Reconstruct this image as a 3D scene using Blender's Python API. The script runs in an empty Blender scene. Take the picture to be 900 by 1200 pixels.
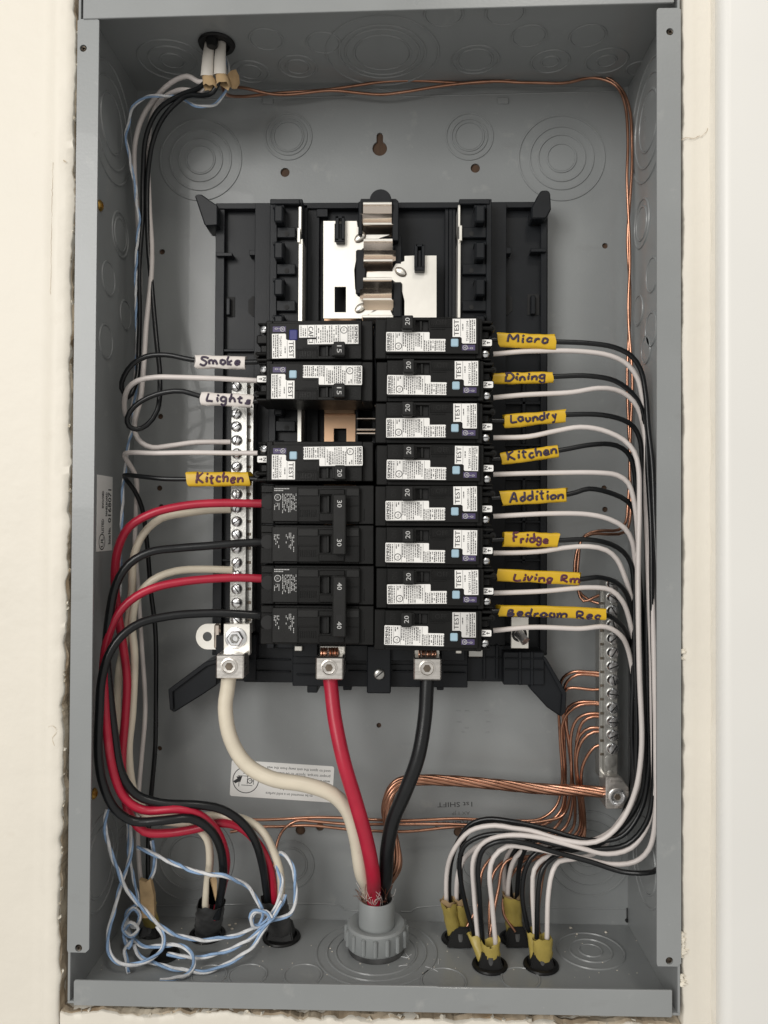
import bpy, bmesh, math, random
from mathutils import Vector, Matrix
random.seed(7)
C = bpy.context.scene
COL = C.collection
R = math.radians
S = 0.001                      # everything below is written in millimetres
# ------------------------------------------------------------------ camera
W, H, D = 362.0, 606.3, 99.2   # enclosure: width, height, depth
CAM = (16.957, -457.81, -16.05)
RX, RY, RZ, FPX = -0.0148, 0.0236, 0.0053, 900.85
def rot():
    a, b, c = RX, RY, RZ
    rx = Matrix(((1,0,0),(0,math.cos(a),-math.sin(a)),(0,math.sin(a),math.cos(a))))
    ry = Matrix(((math.cos(b),0,math.sin(b)),(0,1,0),(-math.sin(b),0,math.cos(b))))
    rz = Matrix(((math.cos(c),-math.sin(c),0),(math.sin(c),math.cos(c),0),(0,0,1)))
    m = Matrix(((1,0,0),(0,0,-1),(0,1,0)))
    return rz @ rx @ ry @ m
A = rot()                      # rows: right, down, forward
cd = bpy.data.cameras.new('camera'); cam = bpy.data.objects.new('camera', cd); COL.objects.link(cam)
cam.matrix_world = Matrix(((A[0][0], -A[1][0], -A[2][0], CAM[0]*S), (A[0][1], -A[1][1], -A[2][1], CAM[1]*S),
                           (A[0][2], -A[1][2], -A[2][2], CAM[2]*S), (0,0,0,1)))
cd.sensor_fit = 'VERTICAL'; cd.sensor_height = 36; cd.lens = 36*FPX/1200
cd.clip_start = 0.01; cd.clip_end = 50
C.camera = cam
# ------------------------------------------------------------------ light
w = bpy.data.worlds.new('World'); C.world = w; w.use_nodes = True
w.node_tree.nodes['Background'].inputs[0].default_value = (1.0, 0.97, 0.925, 1)
w.node_tree.nodes['Background'].inputs[1].default_value = 0.51
def area(name, loc, target, sx, sy, power, col):
    l = bpy.data.lights.new(name, 'AREA'); l.shape = 'RECTANGLE'; l.size = sx; l.size_y = sy
    l.energy = power; l.color = col
    o = bpy.data.objects.new(name, l); COL.objects.link(o); o.location = Vector(loc)
    o.rotation_euler = (Vector(target)-Vector(loc)).to_track_quat('-Z', 'Y').to_euler()
area('window_light', (-1.0, -1.80, 0.56), (0, 0, 0), 1.0, 1.1, 27, (1.0, 0.98, 0.95))
area('glint_lamp', (0.30, -1.0, 1.15), (0, 0, 0), 0.2, 0.2, 3.2, (1.0, 0.95, 0.87))  # small unseen lamp added for glints on the metal
C.view_settings.view_transform = 'Standard'; C.view_settings.look = 'None'
C.view_settings.exposure = 0; C.view_settings.gamma = 1
# ------------------------------------------------------------------ geometry helpers
def ray(px, py):
    v = Vector(((px-450)/FPX, (py-600)/FPX, 1))
    return A.transposed() @ v
CV = Vector(CAM)
def P(px, py, Y):
    d = ray(px, py); return CV + d*((Y-CV.y)/d.y)
def onX(px, py, X):
    d = ray(px, py); return CV + d*((X-CV.x)/d.x)
def onZ(px, py, Z):
    d = ray(px, py); return CV + d*((Z-CV.z)/d.z)
XI, ZI = W/2-1.5, H/2-1.5      # inner faces of the sheet metal
def inside(px, py, Y, r):      # keep a wire inside the box: bring it forward until it clears the sides
    while True:
        p = P(px, py, Y)
        if abs(p.x) < XI-r-.4 and p.z > -ZI+r*.8 and p.y < D-r: return p
        if Y < r+4:
            p.x = max(-XI+r+.4, min(XI-r-.4, p.x)); p.z = max(-ZI+r, p.z); return p
        Y -= 1.0
ORG = {}
class MB:
    def __init__(s): s.bm = bmesh.new()
    def _add(s, b):
        me = bpy.data.meshes.new('tmp'); b.to_mesh(me); b.free(); s.bm.from_mesh(me); bpy.data.meshes.remove(me)
    def box(s, x0, x1, y0, y1, z0, z1, bev=.35, seg=1):
        if x0 > x1: x0, x1 = x1, x0
        if y0 > y1: y0, y1 = y1, y0
        if z0 > z1: z0, z1 = z1, z0
        b = bmesh.new(); bmesh.ops.create_cube(b, size=1)
        for v in b.verts:
            v.co = Vector(((x0+x1)/2+v.co.x*(x1-x0), (y0+y1)/2+v.co.y*(y1-y0), (z0+z1)/2+v.co.z*(z1-z0)))
        bv = min(bev, .45*min(x1-x0, y1-y0, z1-z0))
        if bv > .01: bmesh.ops.bevel(b, geom=list(b.edges), offset=bv, segments=seg, profile=.5, affect='EDGES')
        s._add(b); return s
    def pbox(s, a, b_, c, d, yf, yb, bev=.35):     # picture rectangle of the front face at depth yf, straight back to yb
        p, q = P(a, b_, yf), P(c, d, yf)
        return s.box(p.x, q.x, yf, yb, q.z, p.z, bev)
    def prism(s, poly, y0, y1, holes=(), bev=0):
        b = bmesh.new(); es = []
        for lp in [poly]+list(holes):
            vs = [b.verts.new((x, y0, z)) for x, z in lp]
            for i in range(len(vs)): es.append(b.edges.new((vs[i], vs[(i+1) % len(vs)])))
        if holes:
            bmesh.ops.triangle_fill(b, use_beauty=True, use_dissolve=False, edges=es)
        else:
            b.faces.new(b.verts)
        r = bmesh.ops.extrude_face_region(b, geom=list(b.faces))
        bmesh.ops.translate(b, verts=[g for g in r['geom'] if isinstance(g, bmesh.types.BMVert)], vec=(0, y1-y0, 0))
        bmesh.ops.recalc_face_normals(b, faces=list(b.faces))
        if bev: bmesh.ops.bevel(b, geom=[e for e in b.edges if e.calc_face_angle(0) > .6], offset=bev, segments=1, affect='EDGES')
        s._add(b); return s
    def pprism(s, pts, yf, yb, holes=(), bev=0):
        f = lambda l: [(P(x, y, yf).x, P(x, y, yf).z) for x, y in l]
        return s.prism(f(pts), yf, yb, [f(h) for h in holes], bev)
    def flat(s, quads):                            # loose quads/polys, lists of 3-D points
        for q in quads: s.bm.faces.new([s.bm.verts.new(p) for p in q])
        return s
    def cyl(s, c, r, h, axis=(0,1,0), n=20, r2=None, bev=0):
        c = Vector(c); ax = Vector(axis).normalized()
        b = bmesh.new(); bmesh.ops.create_cone(b, cap_ends=True, segments=n, radius1=r, radius2=r if r2 is None else r2, depth=h)
        if bev: bmesh.ops.bevel(b, geom=[e for e in b.edges if e.calc_face_angle(0) > .9], offset=bev, segments=2, affect='EDGES')
        q = Vector((0,0,1)).rotation_difference(ax)
        for v in b.verts: v.co = c + q @ (v.co+Vector((0,0,h/2)))
        s._add(b); return s
    def lathe(s, prof, c, axis=(0,0,1), n=28):     # prof: (radius, height along axis)
        c = Vector(c); q = Vector((0,0,1)).rotation_difference(Vector(axis).normalized()); rings = []
        for r, h in prof:
            rings.append([s.bm.verts.new(c+q @ Vector((r*math.cos(t*2*math.pi/n), r*math.sin(t*2*math.pi/n), h))) for t in range(n)])
        for a, b in zip(rings, rings[1:]):
            for i in range(n): s.bm.faces.new((a[i], a[(i+1) % n], b[(i+1) % n], b[i]))
        return s
    def ring(s, c, R_, r, axis=(0,1,0), n=40, m=6, squash=1.0):
        c = Vector(c); q = Vector((0,0,1)).rotation_difference(Vector(axis).normalized()); rows = []
        for i in range(n):
            t = 2*math.pi*i/n
            rows.append([s.bm.verts.new(c+q @ Vector(((R_+r*math.cos(u))*math.cos(t), (R_+r*math.cos(u))*math.sin(t), squash*r*math.sin(u)))) for u in [2*math.pi*k/m for k in range(m)]])
        for i in range(n):
            a, b = rows[i], rows[(i+1) % n]
            for k in range(m): s.bm.faces.new((a[k], b[k], b[(k+1) % m], a[(k+1) % m]))
        return s
    def tube(s, pts, r, n=10, squash=None, cap=True, twist=None, rf=None):
        # pts already sampled; squash=(normal axis, factor) flattens the section; twist=(radius, pitch, phase) winds it
        fr = frames(pts); rows = []; L = 0
        for i, (p, t, u, v) in enumerate(fr):
            if i: L += (p-fr[i-1][0]).length
            if twist:
                a = 2*math.pi*L/twist[1]+twist[2]; p = p+(u*math.cos(a)+v*math.sin(a))*twist[0]
            rr = r*(rf(i/(len(fr)-1)) if rf else 1); row = []
            for k in range(n):
                a = 2*math.pi*k/n; o = (u*math.cos(a)+v*math.sin(a))*rr
                if squash: o = o - squash[0]*(o.dot(squash[0])*(1-squash[1]))
                row.append(s.bm.verts.new(p+o))
            rows.append(row)
        for a, b in zip(rows, rows[1:]):
            for k in range(n): s.bm.faces.new((a[k], a[(k+1) % n], b[(k+1) % n], b[k]))
        if cap:
            s.bm.faces.new(list(reversed(rows[0]))); s.bm.faces.new(rows[-1])
        return s
    def mesh(s, name, m, o=Vector((0,0,0)), smooth=None):
        for v in s.bm.verts: v.co = (v.co-o)*S
        bmesh.ops.recalc_face_normals(s.bm, faces=list(s.bm.faces)) if smooth != 'flatprint' else None
        me = bpy.data.meshes.new(name); s.bm.to_mesh(me); s.bm.free(); me.materials.append(m)
        if smooth not in (None, 'flatprint'):
            me.shade_smooth(); me.set_sharp_from_angle(angle=R(smooth))
        return me
    def build(s, name, m, parent=None, smooth=35, origin=None, base=False):
        if parent is not None: o = ORG[parent]
        elif origin is not None: o = Vector(origin)
        else:
            vs = [v.co for v in s.bm.verts]; lo = [min(v[i] for v in vs) for i in range(3)]; hi = [max(v[i] for v in vs) for i in range(3)]
            o = Vector(((lo[0]+hi[0])/2, (lo[1]+hi[1])/2, lo[2]))
        ob = bpy.data.objects.new(name, s.mesh(name, m, o, smooth)); COL.objects.link(ob)
        if parent is not None: ob.parent = parent
        else: ob.location = o*S
        ORG[ob] = o
        return ob
def frames(pts):
    out = []; u = None
    for i, p in enumerate(pts):
        t = (pts[min(i+1, len(pts)-1)]-pts[max(i-1, 0)]).normalized()
        if u is None:
            u = t.cross(Vector((0,0,1)) if abs(t.z) < .9 else Vector((1,0,0))).normalized()
        u = (u-t*u.dot(t)).normalized(); out.append((p, t, u, t.cross(u)))
    return out
def spline(pts, step=4.0):
    pts = [Vector(p) for p in pts]
    if len(pts) == 2:
        n = max(2, int((pts[1]-pts[0]).length/step)); return [pts[0].lerp(pts[1], i/n) for i in range(n+1)]
    q = [pts[0]*2-pts[1]]+pts+[pts[-1]*2-pts[-2]]; out = []
    for i in range(1, len(q)-2):
        p0, p1, p2, p3 = q[i-1:i+3]
        def kn(a, b): return max((b-a).length, 1e-4)**.5
        t0 = 0; t1 = t0+kn(p0, p1); t2 = t1+kn(p1, p2); t3 = t2+kn(p2, p3)
        n = max(2, int((p2-p1).length/step))
        for k in range(n):
            t = t1+(t2-t1)*k/n
            a1 = p0*((t1-t)/(t1-t0))+p1*((t-t0)/(t1-t0)); a2 = p1*((t2-t)/(t2-t1))+p2*((t-t1)/(t2-t1)); a3 = p2*((t3-t)/(t3-t2))+p3*((t-t2)/(t3-t2))
            b1 = a1*((t2-t)/(t2-t0))+a2*((t-t0)/(t2-t0)); b2 = a2*((t3-t)/(t3-t1))+a3*((t-t1)/(t3-t1))
            out.append(b1*((t2-t)/(t2-t1))+b2*((t-t1)/(t2-t1)))
    out.append(pts[-1]); return out
def tag(o, label, cat, group=None, kind=None):
    if label: o['label'] = label
    if cat: o['category'] = cat
    if group: o['group'] = group
    if kind: o['kind'] = kind
    return o
def thing(name, loc, label, cat, group=None, rot=None):
    o = bpy.data.objects.new(name, None); COL.objects.link(o); o.location = Vector(loc)*S; o.empty_display_size = .01
    ORG[o] = Vector(loc)
    if rot: o.rotation_euler = rot
    return tag(o, label, cat, group)
CACHE = {}
def part(name, key, make, m, parent, smooth=35):       # shared mesh in the parent's own coordinates
    if key not in CACHE:
        b = MB(); make(b); CACHE[key] = b.mesh(name, m, smooth=smooth)
    o = bpy.data.objects.new(name, CACHE[key]); COL.objects.link(o); o.parent = parent
    return o
TXT = {}
def text_polys(string):                                # built-in font -> (verts, faces), cap height 1
    if string in TXT: return TXT[string]
    cu = bpy.data.curves.new('t', 'FONT'); cu.body = string; cu.size = 1/.72; cu.resolution_u = 2
    ob = bpy.data.objects.new('t', cu); COL.objects.link(ob)
    bpy.context.view_layer.update()
    me = bpy.data.meshes.new_from_object(ob.evaluated_get(bpy.context.evaluated_depsgraph_get()))
    v = [(p.co.x, p.co.y) for p in me.vertices]; f = [list(p.vertices) for p in me.polygons]
    bpy.data.objects.remove(ob); bpy.data.curves.remove(cu); bpy.data.meshes.remove(me)
    x0 = min(p[0] for p in v); x1 = max(p[0] for p in v)
    v = [(x-(x0+x1)/2, y-.5) for x, y in v]
    TXT[string] = (v, f, x1-x0); return TXT[string]
def put_text(mb, string, c, h, rt=0, width=None, right=Vector((1,0,0)), up=Vector((0,0,1)), bold=0):
    v, f, wd = text_polys(string); k = (width/wd) if width else h
    ca, sa = math.cos(rt), math.sin(rt); c = Vector(c); vs = []
    for x, y in v:
        X, Y = x*k, y*h
        vs.append(mb.bm.verts.new(c+right*(X*ca-Y*sa)+up*(X*sa+Y*ca)))
    for q in f:
        try: mb.bm.faces.new([vs[i] for i in q])
        except ValueError: pass
    if bold:
        return put_text(mb, string, c+right*bold*ca+up*bold*sa+Vector((0,-.01,0)), h, rt, width, right, up)
# ------------------------------------------------------------------ materials
def mat(name, col, rough=.5, metal=0, var=.12, scale=60, bump=.0, bscale=300, spec=.5, coat=0, rvar=.1, col2=None, stretch=None):
    m = bpy.data.materials.new(name); m.use_nodes = True; nt = m.node_tree; b = nt.nodes['Principled BSDF']
    b.inputs['Roughness'].default_value = rough; b.inputs['Metallic'].default_value = metal
    b.inputs['Specular IOR Level'].default_value = spec; b.inputs['Coat Weight'].default_value = coat
    tc = nt.nodes.new('ShaderNodeTexCoord'); mp = nt.nodes.new('ShaderNodeMapping'); nt.links.new(tc.outputs['Object'], mp.inputs[0])
    if stretch: mp.inputs['Scale'].default_value = stretch
    n = nt.nodes.new('ShaderNodeTexNoise'); n.inputs['Scale'].default_value = scale; n.inputs['Detail'].default_value = 5; nt.links.new(mp.outputs[0], n.inputs['Vector'])
    r = nt.nodes.new('ShaderNodeValToRGB'); c2 = col2 or tuple(min(1, c*(1+var)) for c in col)
    r.color_ramp.elements[0].position = .3; r.color_ramp.elements[1].position = .7
    r.color_ramp.elements[0].color = (*[c*(1-var) for c in col], 1); r.color_ramp.elements[1].color = (*c2, 1)
    nt.links.new(n.outputs[0], r.inputs[0]); nt.links.new(r.outputs[0], b.inputs['Base Color'])
    if rvar:
        mr = nt.nodes.new('ShaderNodeMapRange'); mr.inputs['To Min'].default_value = max(.02, rough-rvar); mr.inputs['To Max'].default_value = min(1, rough+rvar)
        nt.links.new(n.outputs[0], mr.inputs[0]); nt.links.new(mr.outputs[0], b.inputs['Roughness'])
    if bump:
        n2 = nt.nodes.new('ShaderNodeTexNoise'); n2.inputs['Scale'].default_value = bscale; n2.inputs['Detail'].default_value = 6; nt.links.new(tc.outputs['Object'], n2.inputs['Vector'])
        bp = nt.nodes.new('ShaderNodeBump'); bp.inputs['Strength'].default_value = bump; bp.inputs['Distance'].default_value = .001
        nt.links.new(n2.outputs[0], bp.inputs['Height']); nt.links.new(bp.outputs[0], b.inputs['Normal'])
    return m
M = {}
M['paint'] = mat('grey_enamel', (.268,.280,.281), .33, var=.07, scale=11, bump=.07, bscale=700, coat=.12, rvar=.14)
def wear(m, col, amount, scale, thr, stretch=(1,1,1)):   # scuffs, smears and dust mixed over a material's colour
    nt = m.node_tree; b = nt.nodes['Principled BSDF']; old = b.inputs['Base Color'].links[0].from_socket
    tc = nt.nodes.new('ShaderNodeTexCoord'); mp = nt.nodes.new('ShaderNodeMapping'); mp.inputs['Scale'].default_value = stretch; nt.links.new(tc.outputs['Object'], mp.inputs[0])
    n = nt.nodes.new('ShaderNodeTexNoise'); n.inputs['Scale'].default_value = scale; n.inputs['Detail'].default_value = 7; n.inputs['Roughness'].default_value = .62; nt.links.new(mp.outputs[0], n.inputs['Vector'])
    r = nt.nodes.new('ShaderNodeValToRGB'); r.color_ramp.elements[0].position = thr; r.color_ramp.elements[1].position = min(.99, thr+.16)
    r.color_ramp.elements[0].color = (0,0,0,1); r.color_ramp.elements[1].color = (amount,)*3+(1,); nt.links.new(n.outputs[0], r.inputs[0])
    mx = nt.nodes.new('ShaderNodeMixRGB'); mx.inputs[2].default_value = (*col, 1); nt.links.new(r.outputs[0], mx.inputs[0]); nt.links.new(old, mx.inputs[1]); nt.links.new(mx.outputs[0], b.inputs['Base Color'])
WEAR = wear
wear(M['paint'], (.46,.46,.44), .35, 55, .62); wear(M['paint'], (.55,.54,.52), .55, 420, .68); wear(M['paint'], (.20,.20,.195), .4, 24, .63, (1,1,3))
M['wall'] = mat('cream_painted_plaster', (.755,.712,.625), .5, var=.04, scale=9, bump=.5, bscale=95)
wear(M['wall'], (.58,.52,.43), .35, 38, .66); wear(M['wall'], (.50,.44,.36), .5, 260, .735)
M['casing'] = mat('white_gloss_trim_paint', (.79,.78,.745), .38, var=.02, scale=6, bump=.10, bscale=60)
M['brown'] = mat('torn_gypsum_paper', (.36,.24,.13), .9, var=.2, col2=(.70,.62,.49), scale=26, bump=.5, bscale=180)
M['crumb'] = mat('crumbled_plaster', (.76,.71,.61), .9, var=.12, scale=200, bump=.6)
M['wood'] = mat('rough_wood', (.075,.042,.024), .8, var=.4, scale=30, bump=.4, stretch=(8,8,1))
M['plastic'] = mat('black_phenolic_plastic', (.010,.0115,.0138), .36, spec=.24, var=.15, scale=40, bump=.08, bscale=1500)
M['breaker'] = mat('black_breaker_case', (.0075,.0075,.0072), .42, spec=.2, var=.2, scale=60, bump=.12, bscale=1800)
M['breaker2'] = mat('dark_grey_moulding', (.014,.014,.0136), .44, spec=.24, var=.18, scale=60, bump=.1, bscale=1800)
M['void'] = mat('recess_shade_black', (.006,.006,.006), .7, var=.1)  # near-black stands in for shade inside holes, slots and recesses
M['label'] = mat('white_label_film', (.87,.86,.83), .42, var=.03, scale=40)
M['greylabel'] = mat('grey_label_film', (.62,.61,.59), .45, var=.03, scale=40)
M['print'] = mat('black_print', (.03,.03,.032), .5, var=.1)
M['fade'] = mat('grey_print', (.12,.12,.12), .5, var=.2)
M['whiteprint'] = mat('white_print', (.50,.50,.49), .5, var=.05)
M['purple'] = mat('purple_label_film', (.065,.048,.125), .45, var=.1)
M['button'] = mat('pale_blue_button', (.36,.52,.62), .4, var=.05)
M['navy'] = mat('navy_button', (.018,.022,.16), .35, var=.1)
M['tin'] = mat('tin_plated_plate', (.88,.855,.79), .36, .78, var=.05, scale=25, bump=.05, bscale=200)
M['stab'] = mat('reflection_tinted_tin', (.86,.76,.67), .18, 1, var=.04, scale=20, rvar=.05)  # warm tint stands in for brown reflections on the tin
M['warmtin'] = mat('reflection_tinted_plate', (.72,.47,.30), .36, .9, var=.12, scale=40)  # brownish reflections put into the plate's base colour
M['alu'] = mat('aluminium_bar', (.47,.465,.44), .32, .9, var=.14, scale=80, bump=.08, bscale=700)
M['socket'] = mat('dark_bronze_socket', (.17,.14,.11), .4, .8, var=.2, scale=300)
M['zinc'] = mat('zinc_screw', (.92,.94,.96), .28, 1, var=.1, scale=200, rvar=.06)
M['lug'] = mat('machined_aluminium_lug', (.76,.73,.69), .3, .95, var=.12, scale=90, stretch=(1,1,6), bump=.1, bscale=500)
M['brass'] = mat('gold_wood_screw', (.55,.33,.08), .35, .9, var=.2, scale=200)
M['copper'] = mat('bare_copper', (.50,.245,.155), .32, 1, var=.2, scale=60, col2=(.64,.35,.24))
M['blackw'] = mat('black_wire_insulation', (.0075,.0085,.0095), .30, spec=.42, var=.2, scale=80, bump=.04, bscale=600)
wear(M['blackw'], (.05,.05,.05), .5, 90, .66, (1,1,.35))
M['whitew'] = mat('white_wire_insulation', (.70,.645,.615), .42, var=.06, scale=50, bump=.04, bscale=500)
M['greyw'] = mat('dusty_white_insulation', (.55,.53,.50), .45, var=.08, scale=60, bump=.04, bscale=500)
M['cream'] = mat('cream_wire_insulation', (.72,.65,.52), .36, var=.05, scale=60, bump=.04, bscale=500)
M['redw'] = mat('red_wire_insulation', (.42,.012,.038), .34, var=.12, scale=60, bump=.04, bscale=500)
wear(M['whitew'], (.40,.36,.33), .45, 120, .66); wear(M['cream'], (.45,.38,.28), .45, 110, .64); wear(M['redw'], (.55,.16,.17), .45, 120, .64, (1,1,.3)); wear(M['copper'], (.20,.10,.07), .7, 120, .55)
M['yellow'] = mat('yellow_tape', (.66,.41,.012), .42, var=.10, scale=50, bump=.22, bscale=160)
M['whitetape'] = mat('white_tape', (.74,.69,.65), .5, var=.04, scale=60, bump=.22, bscale=160)
wear(M['yellow'], (.40,.24,.01), .5, 70, .6); wear(M['whitetape'], (.5,.45,.42), .4, 80, .62)
M['ink'] = mat('purple_black_marker', (.028,.013,.040), .5, var=.2)
M['redink'] = mat('maroon_marker', (.085,.012,.035), .5, var=.2)
M['sheath'] = mat('yellow_cable_sheath', (.43,.335,.085), .40, var=.2, scale=60, bump=.25, bscale=200)
M['tan'] = mat('tan_kraft_paper', (.46,.32,.17), .85, var=.2, scale=90, bump=.6, bscale=200)
M['whitesheath'] = mat('white_cable_sheath', (.72,.68,.62), .45, var=.05, bump=.15, bscale=150)
M['blacksheath'] = mat('dusty_black_sheath', (.03,.03,.03), .5, var=.4, scale=50, col2=(.13,.13,.13), bump=.2, bscale=200)
M['pvc'] = mat('grey_pvc', (.27,.285,.285), .42, var=.06, scale=30, bump=.05)
M['blue'] = mat('blue_twine', (.27,.41,.62), .55, var=.15, scale=300, bump=.3, bscale=1200)
M['white'] = mat('white_twine', (.70,.71,.72), .5, var=.1, scale=300, bump=.3, bscale=1200)
M['rub'] = mat('black_rubber', (.008,.008,.008), .38, spec=.3, var=.2)

# ------------------------------------------------------------------ THE WALL (setting)
def vnoise(seed):
    rr = random.Random(seed); t = [rr.uniform(-1, 1) for _ in range(4096)]
    def f(x):
        i = math.floor(x); u = x-i; u = u*u*(3-2*u); return t[i % 4096]*(1-u)+t[(i+1) % 4096]*u
    return f
nA, nB, nC, nD, nE = [vnoise(k) for k in (1,2,3,4,5)]
def eL(z): return -183.9-2.7*min(1,max(0,(20-z)/190))-.8*nA(z/60)-.9*nB(z/9)-.4*nC(z/2.3)-2.2*max(0,nD(z/13)-.55)-1.6*max(0,nE(z/5)-.6)
def eR(z): return 183.4+.5*nB(z/40)+.5*nD(z/7)+.25*nE(z/2)
def eB(x): return -309.5+1.7*nC(x/22)+1.2*nA(x/6)+.5*nD(x/2)
def eT(x): return 309+.8*nD(x/20)
YW = 1.5
mb = MB()
def strip(cols_fn, rows, flip=False):
    grid = [[mb.bm.verts.new(p) for p in cols_fn(t)] for t in rows]
    for a, b in zip(grid, grid[1:]):
        for i in range(len(a)-1): mb.bm.faces.new((a[i], a[i+1], b[i+1], b[i]))
zs = [-430+2.2*i for i in range(int(860/2.2)+1)]
def left_cols(z):
    e = eL(z); out = []
    for x, y in ((-520,0),(-260,0),(-246,.25*nA(z/33)),(-232,.3*nC(z/26)),(-222,.3*nD(z/19)),(-212,.3*nE(z/24)),(-204,.25*nB(z/30)),(-197.6+.5*nC(z/90),0),(-196.4+.5*nC(z/90),-1.2-.3*nA(z/25)),(-192,-1.3-.3*nC(z/12)),(-188.8,-.9-.4*nB(z/7))):
        out.append((x, YW+y, z))
    out += [(e-.5, YW-.2+.3*nC(z/3), z), (e, YW+.8, z), (e+.3*nC(z/3), YW+9, z)]
    return out
def right_cols(z):
    e = eR(z); out = [(e, YW+9, z), (e, YW+.6, z), (e+.5, YW-.1, z)]
    for x, y in ((190,-.2),(196.6+.4*nA(z/70),-.35),(197.6+.4*nA(z/70),-1.0),(203,-1.1-.2*nB(z/18)),(206.5,-.5),(260,0),(520,0)):
        out.append((x, YW+y, z))
    return out
strip(left_cols, zs); strip(right_cols, zs)
xs = [-186+1.5*i for i in range(int(369.5/1.5)+1)]
def bot_cols(x):
    e = eB(x); return [(x, YW+12, e+.4), (x, YW+.9, e), (x, YW-.1, e-.6), (x, YW+.2*nB(x/11), e-4), (x, YW, -335), (x, YW, -430)]
def top_cols(x):
    e = eT(x); return [(x, YW+12, e), (x, YW, e+.4), (x, YW, 335), (x, YW, 430)]
strip(bot_cols, xs); strip(top_cols, xs)
wall = mb.build('wall', M['wall'], smooth=60, origin=(0, YW, -430)); wall['kind'] = 'structure'
# torn core of the plasterboard, seen where the opening was cut
mb = MB()
def torn(fn, ts, amp, seed):
    n1, n2 = vnoise(seed), vnoise(seed+50)
    def cols(t):
        o = []
        for k, (dep, out) in enumerate(((.7, .1), (2.5, .9), (5.5, 1.3), (9, .7), (14, 1.6))):
            j = amp*(n1(t/11+k*7)+.35*n2(t/3.1+k*31)); o.append(fn(t, out*amp+j, YW+dep))
        return o
    strip(cols, ts)
torn(lambda t, o, y: (eL(t)-.3+o*.9, y, t), zs, .9, 11)
torn(lambda t, o, y: (eR(t)+.3-o*.25, y, t), zs, .5, 12)
torn(lambda t, o, y: (t, y, eB(t)-.2+o*.8), xs, .9, 13)
mb.build('torn_edge', M['brown'], wall, smooth=None)
# paper flaps and crumbs along the cut
mb = MB()
for k in range(36):
    z = random.uniform(-300, 300); e = eL(z); rr = random.uniform(.3, 1.1)
    b = bmesh.new(); bmesh.ops.create_icosphere(b, subdivisions=1, radius=rr)
    for v in b.verts: v.co = Vector((e+.2+v.co.x*random.uniform(.6, 1.3), YW+random.uniform(.2, 3)+v.co.y, z+v.co.z*random.uniform(.7, 2)))
    mb._add(b)
for k in range(26):
    x = random.uniform(-175, 180); rr = random.uniform(.3, 1.2)
    b = bmesh.new(); bmesh.ops.create_icosphere(b, subdivisions=1, radius=rr)
    for v in b.verts: v.co = Vector((x+v.co.x*random.uniform(.8, 2.4), YW+random.uniform(.2, 4)+v.co.y, eB(x)+.4+v.co.z*random.uniform(.5, 1.1)))
    mb._add(b)
for (zc, n) in ((-258, 10), (-267, 12), (-284, 9), (-92, 5)):
    for k in range(n):
        z = zc+random.gauss(0, 2.2); rr = random.uniform(.5, 1.5)
        b = bmesh.new(); bmesh.ops.create_icosphere(b, subdivisions=1, radius=rr)
        for v in b.verts: v.co = Vector((182.6+random.gauss(0, .9)+v.co.x*random.uniform(.7, 1.4), YW-.6+v.co.y, z+v.co.z*random.uniform(.7, 1.5)))
        mb._add(b)
o = mb.build('plaster_crumb', M['crumb'], wall, smooth=None); o['kind'] = 'stuff'
# hairline cracks in the paint; depth shade drawn as thin brown strips
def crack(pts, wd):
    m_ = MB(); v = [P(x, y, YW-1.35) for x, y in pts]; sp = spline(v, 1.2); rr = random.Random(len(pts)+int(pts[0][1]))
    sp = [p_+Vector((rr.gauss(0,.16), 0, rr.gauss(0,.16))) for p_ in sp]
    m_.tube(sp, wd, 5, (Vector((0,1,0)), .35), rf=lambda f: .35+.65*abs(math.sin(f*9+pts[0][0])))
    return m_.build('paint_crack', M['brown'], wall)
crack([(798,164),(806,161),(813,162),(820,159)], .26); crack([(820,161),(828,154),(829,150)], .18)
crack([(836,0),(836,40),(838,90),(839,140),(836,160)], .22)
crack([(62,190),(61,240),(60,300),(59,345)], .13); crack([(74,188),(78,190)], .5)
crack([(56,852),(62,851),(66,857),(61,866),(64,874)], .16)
mb = MB(); mb.box(-250,-182.5,18,130,-430,430).box(182.5,250,18,130,-430,430).box(-182,182,D+1.7,D+40,-430,430).box(-182,182,19,98,-360,-308)
mb.build('wood_framing', M['wood'], wall)
# white trim board at the right
p = P(846, 600, -13)
mb = MB(); b = bmesh.new(); bmesh.ops.create_cube(b, size=1)
for v in b.verts: v.co = Vector((p.x+60+v.co.x*120, -6+v.co.y*14, v.co.z*860))
bmesh.ops.bevel(b, geom=[e for e in b.edges if abs(e.verts[0].co.z-e.verts[1].co.z) > 1], offset=6, segments=6, profile=.5, affect='EDGES')
mb._add(b); tag(mb.build('trim_board', M['casing'], smooth=50), 'smooth white painted trim board standing upright at the far right edge', 'trim')
mb = MB(); rowsz = [-430+3*i for i in range(288)]
strip(lambda z: [(p.x-1.2-.5*nB(z/14)-.3*nC(z/4), YW-1.0, z), (p.x-.3-.3*nA(z/9), YW-2.8+.4*nD(z/6), z), (p.x+1.0, YW-4.2+.4*nC(z/8), z)], rowsz)
mb.build('caulk_bead', M['wall'], wall, smooth=60)

# ------------------------------------------------------------------ THE ENCLOSURE
box = thing('electrical_box', (0, 0, -H/2), 'grey steel breaker panel enclosure with its cover off, recessed in the plaster wall', 'electrical box')
def circ(c, r, n=20): return [(c[0]+r*math.cos(2*math.pi*i/n), c[1]+r*math.sin(2*math.pi*i/n)) for i in range(n)]
def pc(px, py, Y): q = P(px, py, Y); return (q.x, q.z)
holes = []
kx, kz = pc(445, 174, D)
holes.append([(kx+5.3*math.sin(a), kz-5.3*math.cos(a)) for a in [2*math.pi*i/20-math.pi*.86 for i in range(18)]] + [])
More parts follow.
